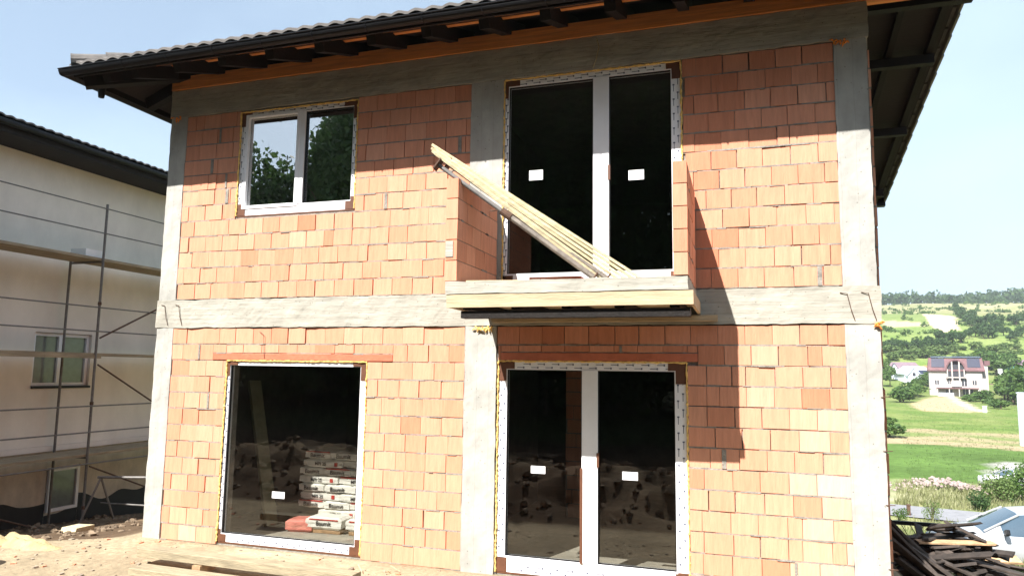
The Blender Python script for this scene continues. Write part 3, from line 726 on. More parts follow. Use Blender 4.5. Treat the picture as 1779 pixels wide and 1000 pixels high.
gutter((XL-.07, YF-.055, ZE-.045), (XR-.05, YF-.055, ZE-.045), (0, -1, 0)); gutter((XL-.055, YB, ZE-.045), (XL-.055, YF-.07, ZE-.045), (-1, 0, 0)); gutter((XR-.02, YB+.055, ZE-.045), (XL, YB+.055, ZE-.045), (0, 1, 0))
gb = MB()
for k in range(16): gb.tube([(.2+k*.645, YF-.122, ZE-.04), (.2+k*.645, YF-.10, ZE-.10), (.2+k*.645, YF-.03, ZE-.118)], .006, 5)
build_split(gb, 'gutter_bracket', MT['black'], roof)
MB().box(XR-.12, YB-.02, ZE-.17, XR+.04, YB+.13, ZE+.02).build('gutter_end', MT['black'], roof)
MB().tube([(-.62, -.55, ZE-.10), (-.62, -.55, ZE-.23)], [.05, .035], 10).build('gutter_outlet', MT['black'], roof)

# ------------------------------------------------------------------ boards and props on the balcony
def thing_beam(name, a, b_, w, h, m_, label, cat, group, up=(0, 0, 1), t=.5, bevel=.002):
    a = Vector(a); b_ = Vector(b_); mb = MB(); mb.beam(a, b_, w, h, t=t, up=up)
    o = mb.build(name, m_, loc=tuple((a+b_)/2), bevel=bevel); return tag(o, label, cat, group)
G_ = 'planks leaning across the balcony'
low = Vector((6.21, -.60, 2.935)); hi_ = Vector((4.235, -1.03, 4.275)); dr = (hi_-low).normalized()
nrm = dr.cross(Vector((0, -1, .0))).normalized()
if nrm.z < 0: nrm = -nrm
desc = ['topmost pale plank of the leaning bundle on the balcony', 'second pale plank from the top of the leaning bundle', 'third pale plank from the top of the leaning bundle', 'fourth pale plank from the top of the leaning bundle, yellowish', 'fifth pale plank down in the leaning bundle, slightly sunk at its foot', 'lowest plank of the leaning bundle, just above the steel props']
for k in range(6):
    ol = -.042*k; ou = -.020*k
    a = low+nrm*ol+Vector((.03-.0*k, -.012*k+.02, 0)); b_ = hi_+nrm*ou+Vector((.012*(k % 2)+.02*k*.6, -.015*k, 0))-dr*(.03*((k*7) % 3))
    a = a-dr*0; zfoot = 2.925
    a = a+dr*((zfoot-a.z)/dr.z) if dr.z else a
    thing_beam('plank', a, b_, .13, .026, MT['plank'], desc[k], 'plank', G_, up=tuple(nrm), t=[.75, .45, .8, .35, .6, .3][k])
def prop(a, b_, label):
    a = Vector(a); b_ = Vector(b_); d_ = (b_-a).normalized(); e = empty('steel_prop', a, label=label, cat='steel prop', group='steel props under the leaning planks')
    def part(name, mb, mm): 
        mb.v = [tuple(Vector(v)-a) for v in mb.v]; mb.build(name, mm, e)
    mid = a.lerp(b_, .55)
    part('outer_tube', MB().tube([a, mid], .028, 10), MT['steel']); part('inner_tube', MB().tube([mid, b_], .021, 10), MT['galv'])
    part('collar', MB().tube([mid-d_*.05, mid+d_*.06], .037, 10), MT['rust'])
    part('end_plate', MB().beam(b_-d_*.006, b_+d_*.006, .12, .12), MT['rust']); part('foot_plate', MB().beam(a-d_*.001, a+d_*.008, .11, .11), MT['rust'])
    part('handle', MB().tube([mid+d_*.1+Vector((0, -.02, -.02)), mid+d_*.12+Vector((-.03, -.06, -.05)), mid+d_*.16+Vector((-.02, -.03, -.06))], .006, 6), MT['rust'])
prop((5.80, -.84, 2.95), (4.33, -1.12, 4.05), 'front rusty telescopic steel prop lying under the leaning planks')
prop((5.90, -.74, 2.95), (4.40, -1.02, 4.075), 'rear rusty telescopic steel prop half hidden under the leaning planks')
t = MB(); t.box(5.05, -.42, 2.925, 5.58, -.22, 2.945).box(5.05, -.42, 2.945, 5.58, -.405, 3.03).box(5.05, -.235, 2.945, 5.58, -.22, 3.03).box(5.05, -.405, 2.945, 5.065, -.235, 3.03).box(5.565, -.405, 2.945, 5.58, -.235, 3.03)
tag(t.build('crate', MT['lintel']), 'low reddish brown open crate on the balcony floor behind the planks', 'crate')
thing_beam('board', (4.62, -1.02, 2.918), (5.55, -.90, 2.918), .12, .018, MT['board'], 'thin yellow board lying flat on the balcony slab left of the crate', 'board', None)

# planks on the ground in front
thing_beam('plank', (.95, -.95, .135), (3.55, -1.0, .125), .16, .085, MT['oldplank'], 'long pale plank on the ground below the large window, nearer the wall', 'plank', 'planks on the ground in front of the house', t=.8, bevel=.004)
thing_beam('plank', (1.22, -1.30, .05), (3.3, -1.34, .045), .2, .085, MT['oldplank'], 'long pale plank on the ground at the bottom edge, farther from the wall', 'plank', 'planks on the ground in front of the house', t=.6, bevel=.004)
MB_ = MB()
for k in range(9):
    a = Vector((3.5+rnd.uniform(-.25, .3), -.45+rnd.uniform(-.2, .15), .02)); MB_.tube([a, a+Vector((rnd.uniform(-.2, .2), rnd.uniform(-.1, .1), rnd.uniform(.0, .06)))], .004, 4)
tag(MB_.build('twigs', MT['plank']), 'thin dry twigs scattered on the ground right of the large window', 'twigs', kind='stuff')
for k, (x, y) in enumerate(((1.75, -.95), (2.9, -.98), (1.5, -1.3), (2.8, -1.33))): tag(MB().box(x-.05, y-.12, -.01, x+.05, y+.12, .012 if k > 1 else .083).build('support_block', MT['paleboard']), ['left wood block under the ground plank nearer the wall', 'right wood block under the ground plank nearer the wall', 'left wood block under the ground plank farther from the wall', 'right wood block under the ground plank farther from the wall'][k], 'block', 'blocks under the ground planks')
# pebbles / debris on the pad
db = MB()
for k in range(420):
    x = rnd.uniform(-3.5, 8.2); y = rnd.uniform(-1.9, -.05); s = rnd.uniform(.004, .016); z = H(x, y)
    if rnd.random() < .15: s *= 1.8
    p = [(x+s*sx*rnd.uniform(.6, 1.3), y+s*sy*rnd.uniform(.6, 1.3), z+s*sz*rnd.uniform(.5, 1)) for sz in (-.3, 1) for sx, sy in ((-1, -1), (1, -1), (1, 1), (-1, 1))]
    db.hexa(p, 0)
tag(db.build('pebbles', MT['gravel']), 'small stones and mortar crumbs scattered on the sandy ground by the house', 'pebbles', kind='stuff')
sh = MB()
for k in range(46):
    x = rnd.uniform(-1.6, 4.0); y = rnd.uniform(-1.9, -.1); z = H(x, y); s = rnd.uniform(.015, .04); a = rnd.uniform(0, 3); c_, s_ = cos(a)*s, sin(a)*s
    sh.hexa([(x-c_, y-s_, z-.005), (x+s_, y-c_, z-.005), (x+c_*1.3, y+s_, z-.005), (x-s_, y+c_, z-.005), (x-c_, y-s_, z+.012), (x+s_, y-c_, z+.018), (x+c_*1.2, y+s_, z+.010), (x-s_, y+c_, z+.016)], 0, rnd.uniform(.3, .6))
tag(sh.build('brick_shards', MT['brick']), 'small broken brick shards strewn over the sandy ground by the wall', 'rubble', kind='stuff')
# clay clods on the bank behind the photographer's line and beside the pad
cd_ = MB()
def clod(mb, c, s, seed):
    r_ = random.Random(seed); nu, nv = 7, 5
    mb.grid(lambda u, v: Vector(c)+Vector((cos(u*2*pi)*sin(v*pi), sin(u*2*pi)*sin(v*pi), cos(v*pi)*.7))*s*(1+.75*noise.noise(Vector((cos(u*2*pi)*1.5+seed, sin(u*2*pi)*1.5, v*3)))), nu, nv)
for k in range(900):
    x = rnd.uniform(-6, 12); y = rnd.uniform(-4.8, -2.5); s = abs(rnd.gauss(.02, .035))+.012; clod(cd_, (x, y, H(x, y)+s*.2), min(s, .075), k)
for k in range(420):
    x = rnd.uniform(-6.3, -1.2); y = rnd.uniform(-.6, 5); s = abs(rnd.gauss(.01, .025))+.008; clod(cd_, (x, y, H(x, y)+s*.2), min(s, .07), k)
MT['soil'] = mat('clay soil', (.17, .125, .082), .95, var=.4, scale=4, bump=.6)
tag(cd_.build('soil_clods', MT['soil']), 'clods of excavated clay soil on the bank and beside the neighbouring house', 'soil', kind='stuff')
# sandy yellow heap at the left edge
hp = MB(); hp.grid(lambda u, v: (-1.95+u*1.6, -1.0+v*.36, H(-1.95+u*1.6, -1.0+v*.36)-.03+.12*sin(pi*u)**.6*sin(pi*v)+.11*noise.noise(Vector((u*11, v*5, 1)))*sin(pi*v)*sin(pi*u)), 40, 12)
MT['sand'] = mat('yellow sand', (.38, .29, .15), .95, var=.25, scale=9, bump=.6)
tag(hp.build('sand_heap', MT['sand'], smooth=True), 'low sunlit heap of yellow sand left of the house corner', 'heap')
MB_ = MB().hexa([(-2.9, 1.35, -.93), (-2.55, 1.3, -.92), (-2.5, 1.6, -.92), (-2.85, 1.62, -.93), (-2.9, 1.38, -.86), (-2.55, 1.33, -.84), (-2.5, 1.6, -.83), (-2.85, 1.62, -.85)])
MB_.v = [(x, y, z+H(-2.7, 1.5)+.93) for x, y, z in MB_.v]
tag(MB_.build('stone_slab', MT['plank']), 'flat beige slab lying on the dark soil left of the house', 'slab')
bk = empty('bucket', (-.62, -1.76, H(-.62, -1.76)), label='dark red bucket at the bottom left corner of the view', cat='bucket')
MB().tube([(0, 0, 0), (0, 0, .02), (0, 0, .30), (0, 0, .31)], [.10, .115, .14, .147], 20, cap=True).build('bucket_body', mat('dark red plastic', (.16, .02, .02), .4), bk, smooth=True)
MB().tube([(-.14, 0, .29), (-.10, -.05, .17), (0, -.15, .14), (.10, -.05, .17), (.14, 0, .29)], .004, 6).build('handle', MT['rust'], bk)

# ------------------------------------------------------------------ cement bags behind the big window
fnt = None
def text_mesh(txt, size, name, parent, loc, mt, rot=(pi/2, 0, 0)):
    cu = bpy.data.curves.new('lettering', 'FONT'); cu.body = txt; cu.size = size; cu.align_x = 'CENTER'; cu.align_y = 'CENTER'; cu.extrude = .0006; cu.offset = size*.018
    to = bpy.data.objects.new('lettering_curve', cu); C.objects.link(to)
    dg = bpy.context.evaluated_depsgraph_get(); me = bpy.data.meshes.new_from_object(to.evaluated_get(dg)); bpy.data.objects.remove(to)
    me.materials.clear(); me.materials.append(mt); o = bpy.data.objects.new(name, me); C.objects.link(o); o.parent = parent; o.location = loc; o.rotation_euler = rot; return o
def bag_mesh(name, L_, D_, H_, loc, mt, seed, parent=None):
    mb = MB(); nn = 10
    def sh(p):
        x, y, z = p; ex = min(1, (1-abs(x))*5); ey = min(1, (1-abs(y))*5)
        k = (max(0, ex)**.5)*(max(0, ey)**.5)
        zz = z*(.62+.38*k); w = noise.noise(Vector((x*2+seed, y*2, z)))*.008
        return (x*L_/2+w, y*D_/2+w, (zz+1)*H_/2+w)
    g = [(-1+2*i/nn) for i in range(nn+1)]
    mb.grid(lambda u, v: sh((-1+2*u, -1+2*v, 1)), nn, nn); mb.grid(lambda u, v: sh((-1+2*u, 1-2*v, -1)), nn, nn)
    mb.grid(lambda u, v: sh((-1+2*u, -1, -1+2*v)), nn, 3); mb.grid(lambda u, v: sh((1-2*u, 1, -1+2*v)), nn, 3)
    mb.grid(lambda u, v: sh((-1, 1-2*u, -1+2*v)), nn, 3); mb.grid(lambda u, v: sh((1, -1+2*u, -1+2*v)), nn, 3)
    o = mb.build(name, mt, parent, smooth=False); o.location = loc; return o
ords = ['bottom', 'second', 'third', 'fourth', 'fifth', 'sixth', 'seventh', 'top']
rb_ = random.Random(9)
for r in range(8):
    z = .13+r*.107; endrow = (r % 2 == 1)
    L_ = .39 if endrow else .60; cnt = 4 if endrow else 3
    x = 1.37+rb_.uniform(-.02, .03)+(.04 if r > 5 else 0)+(.3 if r == 0 else 0)
    if r == 0: cnt = 2
    for k in range(cnt):
        if x+L_ > 3.2: break
        pos = ['left', 'second from the left', 'third from the left', 'fourth from the left'][k]
        dy = rb_.uniform(-.02, .02)
        bgo = bag_mesh('cement_bag', L_-.008, .58 if endrow else .39, .112, (x+L_/2, 1.25+(.29 if endrow else .195)+dy, z), MT['bag'], r*7+k)
        bgo.rotation_euler = (0, 0, rb_.uniform(-.03, .03))
        tag(bgo, 'white cement bag in the %s row of the stack, %s' % (['bottom', 'second lowest', 'third lowest', 'fourth lowest', 'fourth highest', 'third highest', 'second highest', 'top'][r], 'leftmost' if k == 0 else pos), 'cement bag', 'cement bags stacked behind the large window')
        fy = -(.29 if endrow else .195)-.011
        if rb_.random() < .4: st = MB(); st.box(-L_/2+.02, fy+.003, .094, L_/2-.02, fy+.02, .106).build('red_stripe', MT['bagred'], bgo)
        if endrow: text_mesh('Baumit', .078, 'lettering', bgo, (0, fy, .052), MT['ink'])
        else:
            text_mesh('MPI 25', .062, 'lettering', bgo, (-.03, fy, .052), MT['ink'])
            MB().box(.18, fy+.002, .03, .225, fy+.02, .078).build('red_mark', MT['bagred'], bgo)
        x += L_
# pallet and slumped bags
pl = empty('pallet', (2.2, 1.55, .012), label='wooden pallet under the cement bags', cat='pallet')
m_ = MB()
for k in range(5): m_.box(-.9, -.38+k*.17, .09, .9, -.27+k*.17, .112)
build_split(m_, 'deck_board', MT['plank'], pl)
m_ = MB()
for k in (-.85, -.05, .75): m_.box(k, -.38, .0, k+.1, .4, .088)
build_split(m_, 'bearer', MT['plank'], pl)
for k, (x, y, L_, mt_, lb) in enumerate([(1.62, 1.0, .36, 'bagpink', 'slumped pink bag on the floor in front of the cement stack'), (1.98, 1.03, .5, 'bag', 'white bag lying on the floor right of the slumped pink bag'), (2.55, 1.04, .5, 'bag', 'white bag lying on the floor in front of the stack at the right window edge')]):
    o = bag_mesh('floor_bag', L_, .3, .15, (x, y, .014+(0 if k == 0 else .05)), MT[mt_], 50+k); tag(o, lb, 'bag'); o.rotation_euler = (0, 0, .15-.1*k)
    if k: 
        text_mesh('Baumit', .075, 'lettering', o, (0, -.156, .075), MT['ink']); MB().box(-.2, -.158, .118, .2, -.14, .13).build('red_stripe', MT['bagred'], o)
        MB().box(-.22, -.12, -.048, .22, .12, -.004).build('support_block', MT['paleboard'], o)
thing_beam('leaning_plank', (1.13, 1.0, .03), (.55, 1.25, 1.9), .17, .06, mat('grey green plank', (.22, .21, .13), .8), 'grey green plank leaning inside behind the large window, left of the bags', 'plank', None)

# ------------------------------------------------------------------ neighbouring house
nb = empty('neighbour_house', (-6, 3, -1.2), label='grey rendered two storey house behind scaffolding at the left edge', cat='house')
def nbp(name, mb, mm, par=None, **k):
    mb.v = [(x+6, y-3, z+1.2) for x, y, z in mb.v]; return mb.build(name, mm, par or nb, **k)
NX = -6.0; mb = MB()
ops = [(3.12, 4.40, 1.66, 2.72, 'w'), (3.62, 4.32, -.80, .06, 'b'), (.2, 1.72, 4.2, 5.35, 'u'), (8.0, 9.2, 1.66, 2.72, 'x'), (8.0, 9.2, 4.2, 5.3, 'y')]
ys_ = sorted({-5, 13, *[v for o in ops for v in o[:2]]}); zs_ = sorted({-2.2, 6.25, *[v for o in ops for v in o[2:4]]})
for a, b_ in zip(ys_, ys_[1:]):
    for c, d in zip(zs_, zs_[1:]):
        if any(o[0] < (a+b_)/2 < o[1] and o[2] < (c+d)/2 < o[3] for o in ops): continue
        if c >= .3 or True: mb.quad([(NX, a, c), (NX, b_, c), (NX, b_, d), (NX, a, d)])
for o in ops:
    a, b_, c, d = o[:4]; e = NX-.22
    mb.quad([(NX, a, c), (NX, b_, c), (e, b_, c), (e, a, c)]); mb.quad([(NX, b_, d), (NX, a, d), (e, a, d), (e, b_, d)]); mb.quad([(NX, a, d), (NX, a, c), (e, a, c), (e, a, d)]); mb.quad([(NX, b_, c), (NX, b_, d), (e, b_, d), (e, b_, c)])
mb.box(-14, -5, -2.2, NX-.25, -4.8, 6.25); mb.box(-14, 12.8, -2.2, NX-.25, 13, 6.25); mb.box(-14.2, -5, -2.2, -14, 13, 6.25); mb.box(-13.99, -4.79, 6.2, NX-.01, 12.79, 6.24)
nbp('wall', mb, MT['render'])
nbp('plinth', MB().box(NX+.002, -5, -2.2, NX+.03, 3.6, .42).box(NX+.002, 4.34, -2.2, NX+.03, 13, .42).box(NX+.002, 3.6, .08, NX+.03, 4.34, .42).box(NX+.002, 3.6, -2.2, NX+.03, 4.34, -.82), concrete('raw basement concrete', (.60, .53, .43), False))
bt_ = MB(); MT['bitumen'] = mat('black bitumen coating', (.012, .011, .011), .7, var=.3)
for (ya, yb, off) in ((-5, 3.6, 0), (3.602, 4.338, -.24), (4.34, 13, 0)):
    bt_.grid(lambda u, v: (NX+.034, ya+(yb-ya)*u, (-2.2)*(1-v)+v*(-.60+off+.3*noise.noise(Vector(((ya+(yb-ya)*u)*1.3, 0, 2))))), int((yb-ya)*12), 2)
nbp('bitumen_coat', bt_, MT['bitumen'])
nbp('ledge', MB().box(NX+.03, -5, .40, NX+.10, 13, .50), MT['render'])
for (a, b_, c, d, kd) in ops:
    w = MB(); x_ = NX-.12 if kd != 'b' else NX+.01; t_ = .07
    w.box(x_, a+.01, c+.01, x_+.06, b_-.01, c+t_); w.box(x_, a+.01, d-t_, x_+.06, b_-.01, d-.01); w.box(x_, a+.01, c+t_, x_+.06, a+t_, d-t_); w.box(x_, b_-t_, c+t_, x_+.06, b_-.01, d-t_)
    if kd in 'wxy': w.box(x_, (a+b_)/2-.07, c+t_, x_+.065, (a+b_)/2+.05, d-t_)
    wf = nbp('window', w, MT['white'])
    p_ = MB().box(x_+.01, a+t_, c+t_, x_+.02, b_-t_, d-t_); p_.v = [(x+6, y-3, z+1.2) for x, y, z in p_.v]; p_.build('pane', mat('dim window glass', (.16, .18, .17), .15, spec=.8), wf)
    s_ = MB().box(x_+.06, a, c-.04, NX+.06, b_, c+.005); s_.v = [(x+6, y-3, z+1.2) for x, y, z in s_.v]
    if kd != 'b': s_.build('sill', MT['black'], wf)
# neighbour roof: hipped, visible eave faces our house
nr_ = empty('roof'); nr_.parent = nb; nr_.location = (6, -3, 1.2)
ne = Vector((-5.04, 14, 6.36)); t2 = MB()
slope(t2, ne, Vector((0, -1, 0)), Vector((-1, 0, .28)), 20, 4.7, 1, 1)
t2.v = [(x, y, z) for x, y, z in t2.v]; t2.build('roof_tiles', MT['tile'], nr_)
t3 = MB(); t3.quad([(-5.2, 14, 6.30), (-5.2, -6, 6.30), (-9.85, -1.3, 7.62), (-9.85, 9.3, 7.62)]); t3.quad([(-5.2, -6, 6.3), (-14.6, -6, 6.3), (-9.85, -1.3, 7.62)]); t3.quad([(-14.6, -6, 6.3), (-14.6, 14, 6.3), (-9.85, 9.3, 7.62), (-9.85, -1.3, 7.62)]); t3.quad([(-5.2, 14, 6.3), (-9.85, 9.3, 7.62), (-14.6, 14, 6.3)])
t3.build('boarding', MT['darkwood'], nr_)
MB().box(-6.0, -6, 6.14, -5.17, 14, 6.17).box(-5.19, -6, 6.14, -5.16, 14, 6.30).build('fascia', MT['darkwood'], nr_)
t4 = MB()
for k in range(7): t4.tube([(-5.09, 14, 6.30-.06*sin(0)), (-5.09, -6, 6.30)], .06, 10)if k == 0 else None
t4.build('gutter', MT['black'], nr_)
# scaffold in front of it
sc = empty('scaffold', (-5, 3, -1.3), label='steel tube scaffold with three plank decks against the grey house', cat='scaffold')
def scp(name, mb, mm): mb.v = [(x+5, y-3, z+1.3) for x, y, z in mb.v]; return mb.build(name, mm, sc)
for y in (-2.7, .35, 3.62, 6.7, 9.7):
    zt_ = 5.3 if y == 3.62 else 5.35
    scp('standard', MB().tube([(-5.0, y, -1.25), (-5.0, y, zt_)], .024, 8), MT['galv']); scp('standard', MB().tube([(-5.85, y, -1.25), (-5.85, y, 4.18)], .024, 8), MT['galv'])
    for z in (.31, 2.25, 4.13): scp('transom', MB().tube([(-5.0, y, z), (-5.85, y, z)], .02, 6), MT['galv'])
    for z in (-.62, 1.35, 3.3): scp('coupler', MB().tube([(-5.0, y, z-.03), (-5.0, y, z+.03)], .034, 8), MT['rust'])
for z in (.20, .80, 1.30, 2.75, 3.22, 4.70, 5.20): scp('guard_rail', MB().tube([(-4.97, -2.7, z), (-4.97, 9.7, z)], .014, 6), MT['galv'])
for z in (.36, 2.30, 4.18):
    for k in range(3):
        scp('deck_plank', MB().box(-5.78+k*.26, -2.9, z-.025, -5.54+k*.26, 9.9, z+.025), MT['deck'])
scp('toe_board', MB().box(-5.02, -2.9, 2.22, -4.995, 3.75, 2.30), MT['deck'])
for a, b_ in (((-4.96, 3.65, 2.62), (-4.96, 6.65, 4.1)), ((-4.96, 3.65, 2.1), (-4.96, 6.65, .5)), ((-4.96, 3.65, .15), (-4.96, 6.65, -1.1)), ((-4.96, .4, .1), (-4.96, 3.6, -1.2))):
    scp('brace', MB().tube([a, b_], .018, 6), MT['rust'])
tag(MB().box(-5.5, 3.3, 4.22, -5.1, 3.75, 4.36).build('white_box', MT['label']), 'white box standing on the top scaffold deck', 'box')
tr = empty('trestle', (-3.2, 2.9, H(-3.2, 2.9)), label='small steel trestle standing between the houses', cat='trestle')
zt = .75; 
MB().tube([(-.5, -.2, zt), (.5, .2, zt)], .022, 8).build('top_bar', MT['galv'], tr)
for s in (-1, 1): MB().tube([(.45*s, .18*s, zt), (.55*s, .18*s-.28, 0)], .018, 6).build('leg', MT['galv'], tr); MB().tube([(.45*s, .18*s, zt), (.4*s, .18*s+.28, 0)], .018, 6).build('leg', MT['galv'], tr)
MB().tube([(-.5, -.1, .3), (.5, -.0, .3)], .014, 6).build('cross_bar', MT['galv'], tr)
q = MB().box(-3.75, 5.2, -1.2, -3.60, 5.3, .75); tag(q.build('teal_panel', MT['teal'], bevel=.01), 'narrow teal panel standing upright in the gap between the two houses', 'panel')

ORD = ['first', 'second', 'third', 'fourth', 'fifth', 'sixth', 'seventh', 'eighth', 'ninth', 'tenth', 'eleventh', 'twelfth', 'thirteenth', 'fourteenth', 'fifteenth', 'sixteenth', 'seventeenth', 'eighteenth', 'nineteenth', 'twentieth', 'twenty first', 'twenty second', 'twenty third', 'twenty fourth', 'twenty fifth', 'twenty sixth', 'twenty seventh']
# ------------------------------------------------------------------ wood pile, fence, cars at the right
rp_ = random.Random(12); GP = 'dark boards heaped beside the house'
protos = {}
def board(kind, L_, w, h, c, yaw, pitch, rollv, label):
    key = (kind, round(L_, 1), round(w, 2))
    if key not in protos:
        mb = MB(); r_ = random.Random(hash(key) % 999); n_ = 4
        for i in range(n_):
            a, b_ = -L_/2+L_*i/n_, -L_/2+L_*(i+1)/n_
        mb.hexa([(-L_/2, -w/2, -h/2), (L_/2+r_.uniform(-.04, .04), -w/2, -h/2), (L_/2+r_.uniform(-.06, .06), w/2, -h/2), (-L_/2+r_.uniform(-.05, .05), w/2, -h/2), (-L_/2, -w/2, h/2), (L_/2+r_.uniform(-.03, .03), -w/2, h/2), (L_/2+r_.uniform(-.03, .03), w/2, h/2), (-L_/2+r_.uniform(-.03, .03), w/2, h/2)], t=r_.random())
        o = mb.build('scrap_board', MT['darkboard'] if kind == 'd' else MT['paleboard'], bevel=.003); protos[key] = o; first = True
    else:
        o = protos[key].copy(); C.objects.link(o)
    o.location = c; o.rotation_euler = (rollv, pitch, yaw); tag(o, label, 'board', GP); return o
def pile_z(x, y):
    x -= .18*(y-3.2); d2 = ((x-9.55)/(.8 if x < 9.55 else 1.1))**2+((y-3.2)/1.8)**2
    return H(x, y)+1.1*max(0, 1-d2**.6)
for k in range(225):
    x = 9.6+rp_.uniform(-.8, 1.15); y = 3.1+rp_.uniform(-1.7, 1.3)
    z = pile_z(x, y); g = H(x, y); u = rp_.uniform(.7, 1.0); hgt = z-g; z = g+hgt*u+.03
    kind = 'p' if (x-.18*(y-2) > 9.75 and rp_.random() < .5) or rp_.random() < .07 else 'd'
    yaw = rp_.choice((rp_.gauss(-.15, .35), rp_.gauss(.4, .5), rp_.uniform(-1.5, 1.5)))
    pit = rp_.uniform(-.1, .45)*(-1 if x < 9.5 else 1)
    L_ = rp_.choice((.3, .45, .6, .85)); w_ = rp_.choice((.09, .12, .15))
    lb = '%s %s %s board %s the heap, %s, %s side' % ({.3: 'stubby', .45: 'short', .6: 'longish', .85: 'long'}[L_], {.09: 'narrow', .12: 'plain', .15: 'wide'}[w_], 'pale' if kind == 'p' else 'dark',
        'near the top of' if hgt > .8 else 'halfway up' if hgt > .35 else 'at the foot of', 'tilted steeply' if abs(pit) > .25 else 'lying nearly flat', 'left' if x < 9.35 else 'right' if x > 9.9 else 'middle')
    board(kind, L_, w_, rp_.choice((.025, .035)), (x, y, z), yaw, pit, rp_.uniform(-.5, .5), lb)
for k in range(12):
    x = 8.82+k*.045; y = 2.3+rp_.uniform(-.25, .3)
    board('d', 1.3, .12, .03, (x, y, H(x, y)+.50-.02*k), rp_.uniform(-.3, .1), .75+rp_.uniform(-.15, .1), rp_.uniform(-.6, .2), 'long dark board leaning steeply by the house corner, %s from the left' % ORD[k])
# fence
fe = empty('lattice_fence', (9.3, 6.2, H(9.5, 6.2)), label='low black lattice fence behind the heap of boards', cat='fence'); zf = 1.0
MB().box(0, -.025, zf-.06, 1.0, .025, zf).build('top_rail', MT['black'], fe); MB().box(0, -.02, .08, 1.0, .02, .12).build('bottom_rail', MT['black'], fe)
for x in (0, 1.0): MB().box(x-.03, -.03, 0, x+.03, .03, zf+.02).build('post', MT['black'], fe)
m_ = MB()
for k in range(22):
    x = k*.13-.4
    for s in (1, -1):
        a = Vector((x, .005*s, .12)); b_ = Vector((x+.42*s*1.0, .005*s, zf-.06))
        if 0 <= min(a.x, b_.x) and max(a.x, b_.x) <= 1.0: m_.beam(a, b_, .012, .006, up=(0, 1, 0))
m_.build('lattice', MT['black'], fe)

def make_car(loc, rz, paint, label, simple=False):
    car = empty('parked_car', loc, rz, label=label, cat='car')   # nose towards +x
    L_ = [(-2.05, .55, .80, .80, .5), (-1.95, .78, .92, 1.05, .60), (-1.55, .84, .95, 1.38, .62), (-1.0, .86, .95, 1.46, .60), (-.2, .87, .94, 1.48, .59), (.35, .87, .93, 1.42, .58), (.75, .87, .93, 1.18, .62), (1.12, .87, .93, .97, .68), (1.5, .85, .86, .90, .6), (1.9, .78, .74, .78, .55), (2.1, .60, .60, .62, .45)]
    mb = MB(); ring = []
    for (x, hw, zb_, zt_, tw) in L_:
        pts = [(x, -hw*.92, .24), (x, -hw, .42), (x, -hw, .62), (x, -hw*.95, zb_), (x, -tw, zt_-.03), (x, -tw*.6, zt_), (x, tw*.6, zt_), (x, tw, zt_-.03), (x, hw*.95, zb_), (x, hw, .62), (x, hw, .42), (x, hw*.92, .24)]
        ring.append(pts)
    n_ = 12
    for i, pts in enumerate(ring): mb.v += pts
    for i in range(len(ring)-1):
        for k in range(n_):
            a = i*n_+k; b_ = i*n_+(k+1) % n_; mb.f.append((a, a+n_, b_+n_, b_)); mb.t.append(.5)
            side = k in (3, 7) and 1 <= i <= 6
            scr = k in (4, 5, 6) and i in (5, 6, 1)
            mb.m.append(1 if (side and i in (2, 3, 4, 5)) or (scr and i in (5, 6)) or (k in (4, 5, 6) and i == 1) else 0)
    mb.f.append(tuple(range(n_))); mb.m.append(0); mb.t.append(.5); mb.f.append(tuple((len(ring)-1)*n_+k for k in range(n_-1, -1, -1))); mb.m.append(0); mb.t.append(.5)
    body = mb.build('body', [paint, MT['carglass']], car, smooth=True)
    pl_ = MB()
    for s in (-1, 1):
        pl_.beam((.35, .585*s, 1.40), (1.12, .70*s, .99), .05, .03); pl_.beam((-.2, .60*s, 1.47), (-.22, .90*s, .95), .07, .03); pl_.beam((-1.0, .61*s, 1.45), (-1.1, .91*s, .95), .07, .03)
    build_split(pl_, 'roof_pillar', paint, car)
    for s in (-1, 1):
        MB().beam((.72, .90*s, 1.0), (.72, 1.05*s, 1.06), .10, .13).build('mirror', MT['black'], car, bevel=.02)
        MB().box(1.75, .42*s-.16, .60, 2.06, .42*s+.16, .72).build('headlight', MT['label'], car, bevel=.02)
        for x in (-1.28, 1.33):
            w_ = MB().tube([(x, .70*s, .31), (x, .885*s, .31)], .31, 20).build('wheel', MT['rubber'], car)
            MB().tube([(x, .80*s, .31), (x, .893*s, .31)], .19, 14).build('rim', MT['galv'], w_)
        MB().box(-.16, .875*s-.01, .86, .0, .875*s+.012, .885).build('door_handle', MT['black'], car)
    MB().box(2.02, -.42, .36, 2.12, .42, .48).build('grille', MT['black'], car)
    return car
cp = Vector((12.72+.95, 12.93+.85, 0)); cp.z = H(cp.x, cp.y)
make_car(cp, pi, MT['carpaint'], 'silver white car parked just beyond the heap of boards, at the right edge')
q = gp(1757, 848); make_car(q, pi-.25, MT['carpaint'], 'small distant white car parked by the grey lot across the road')
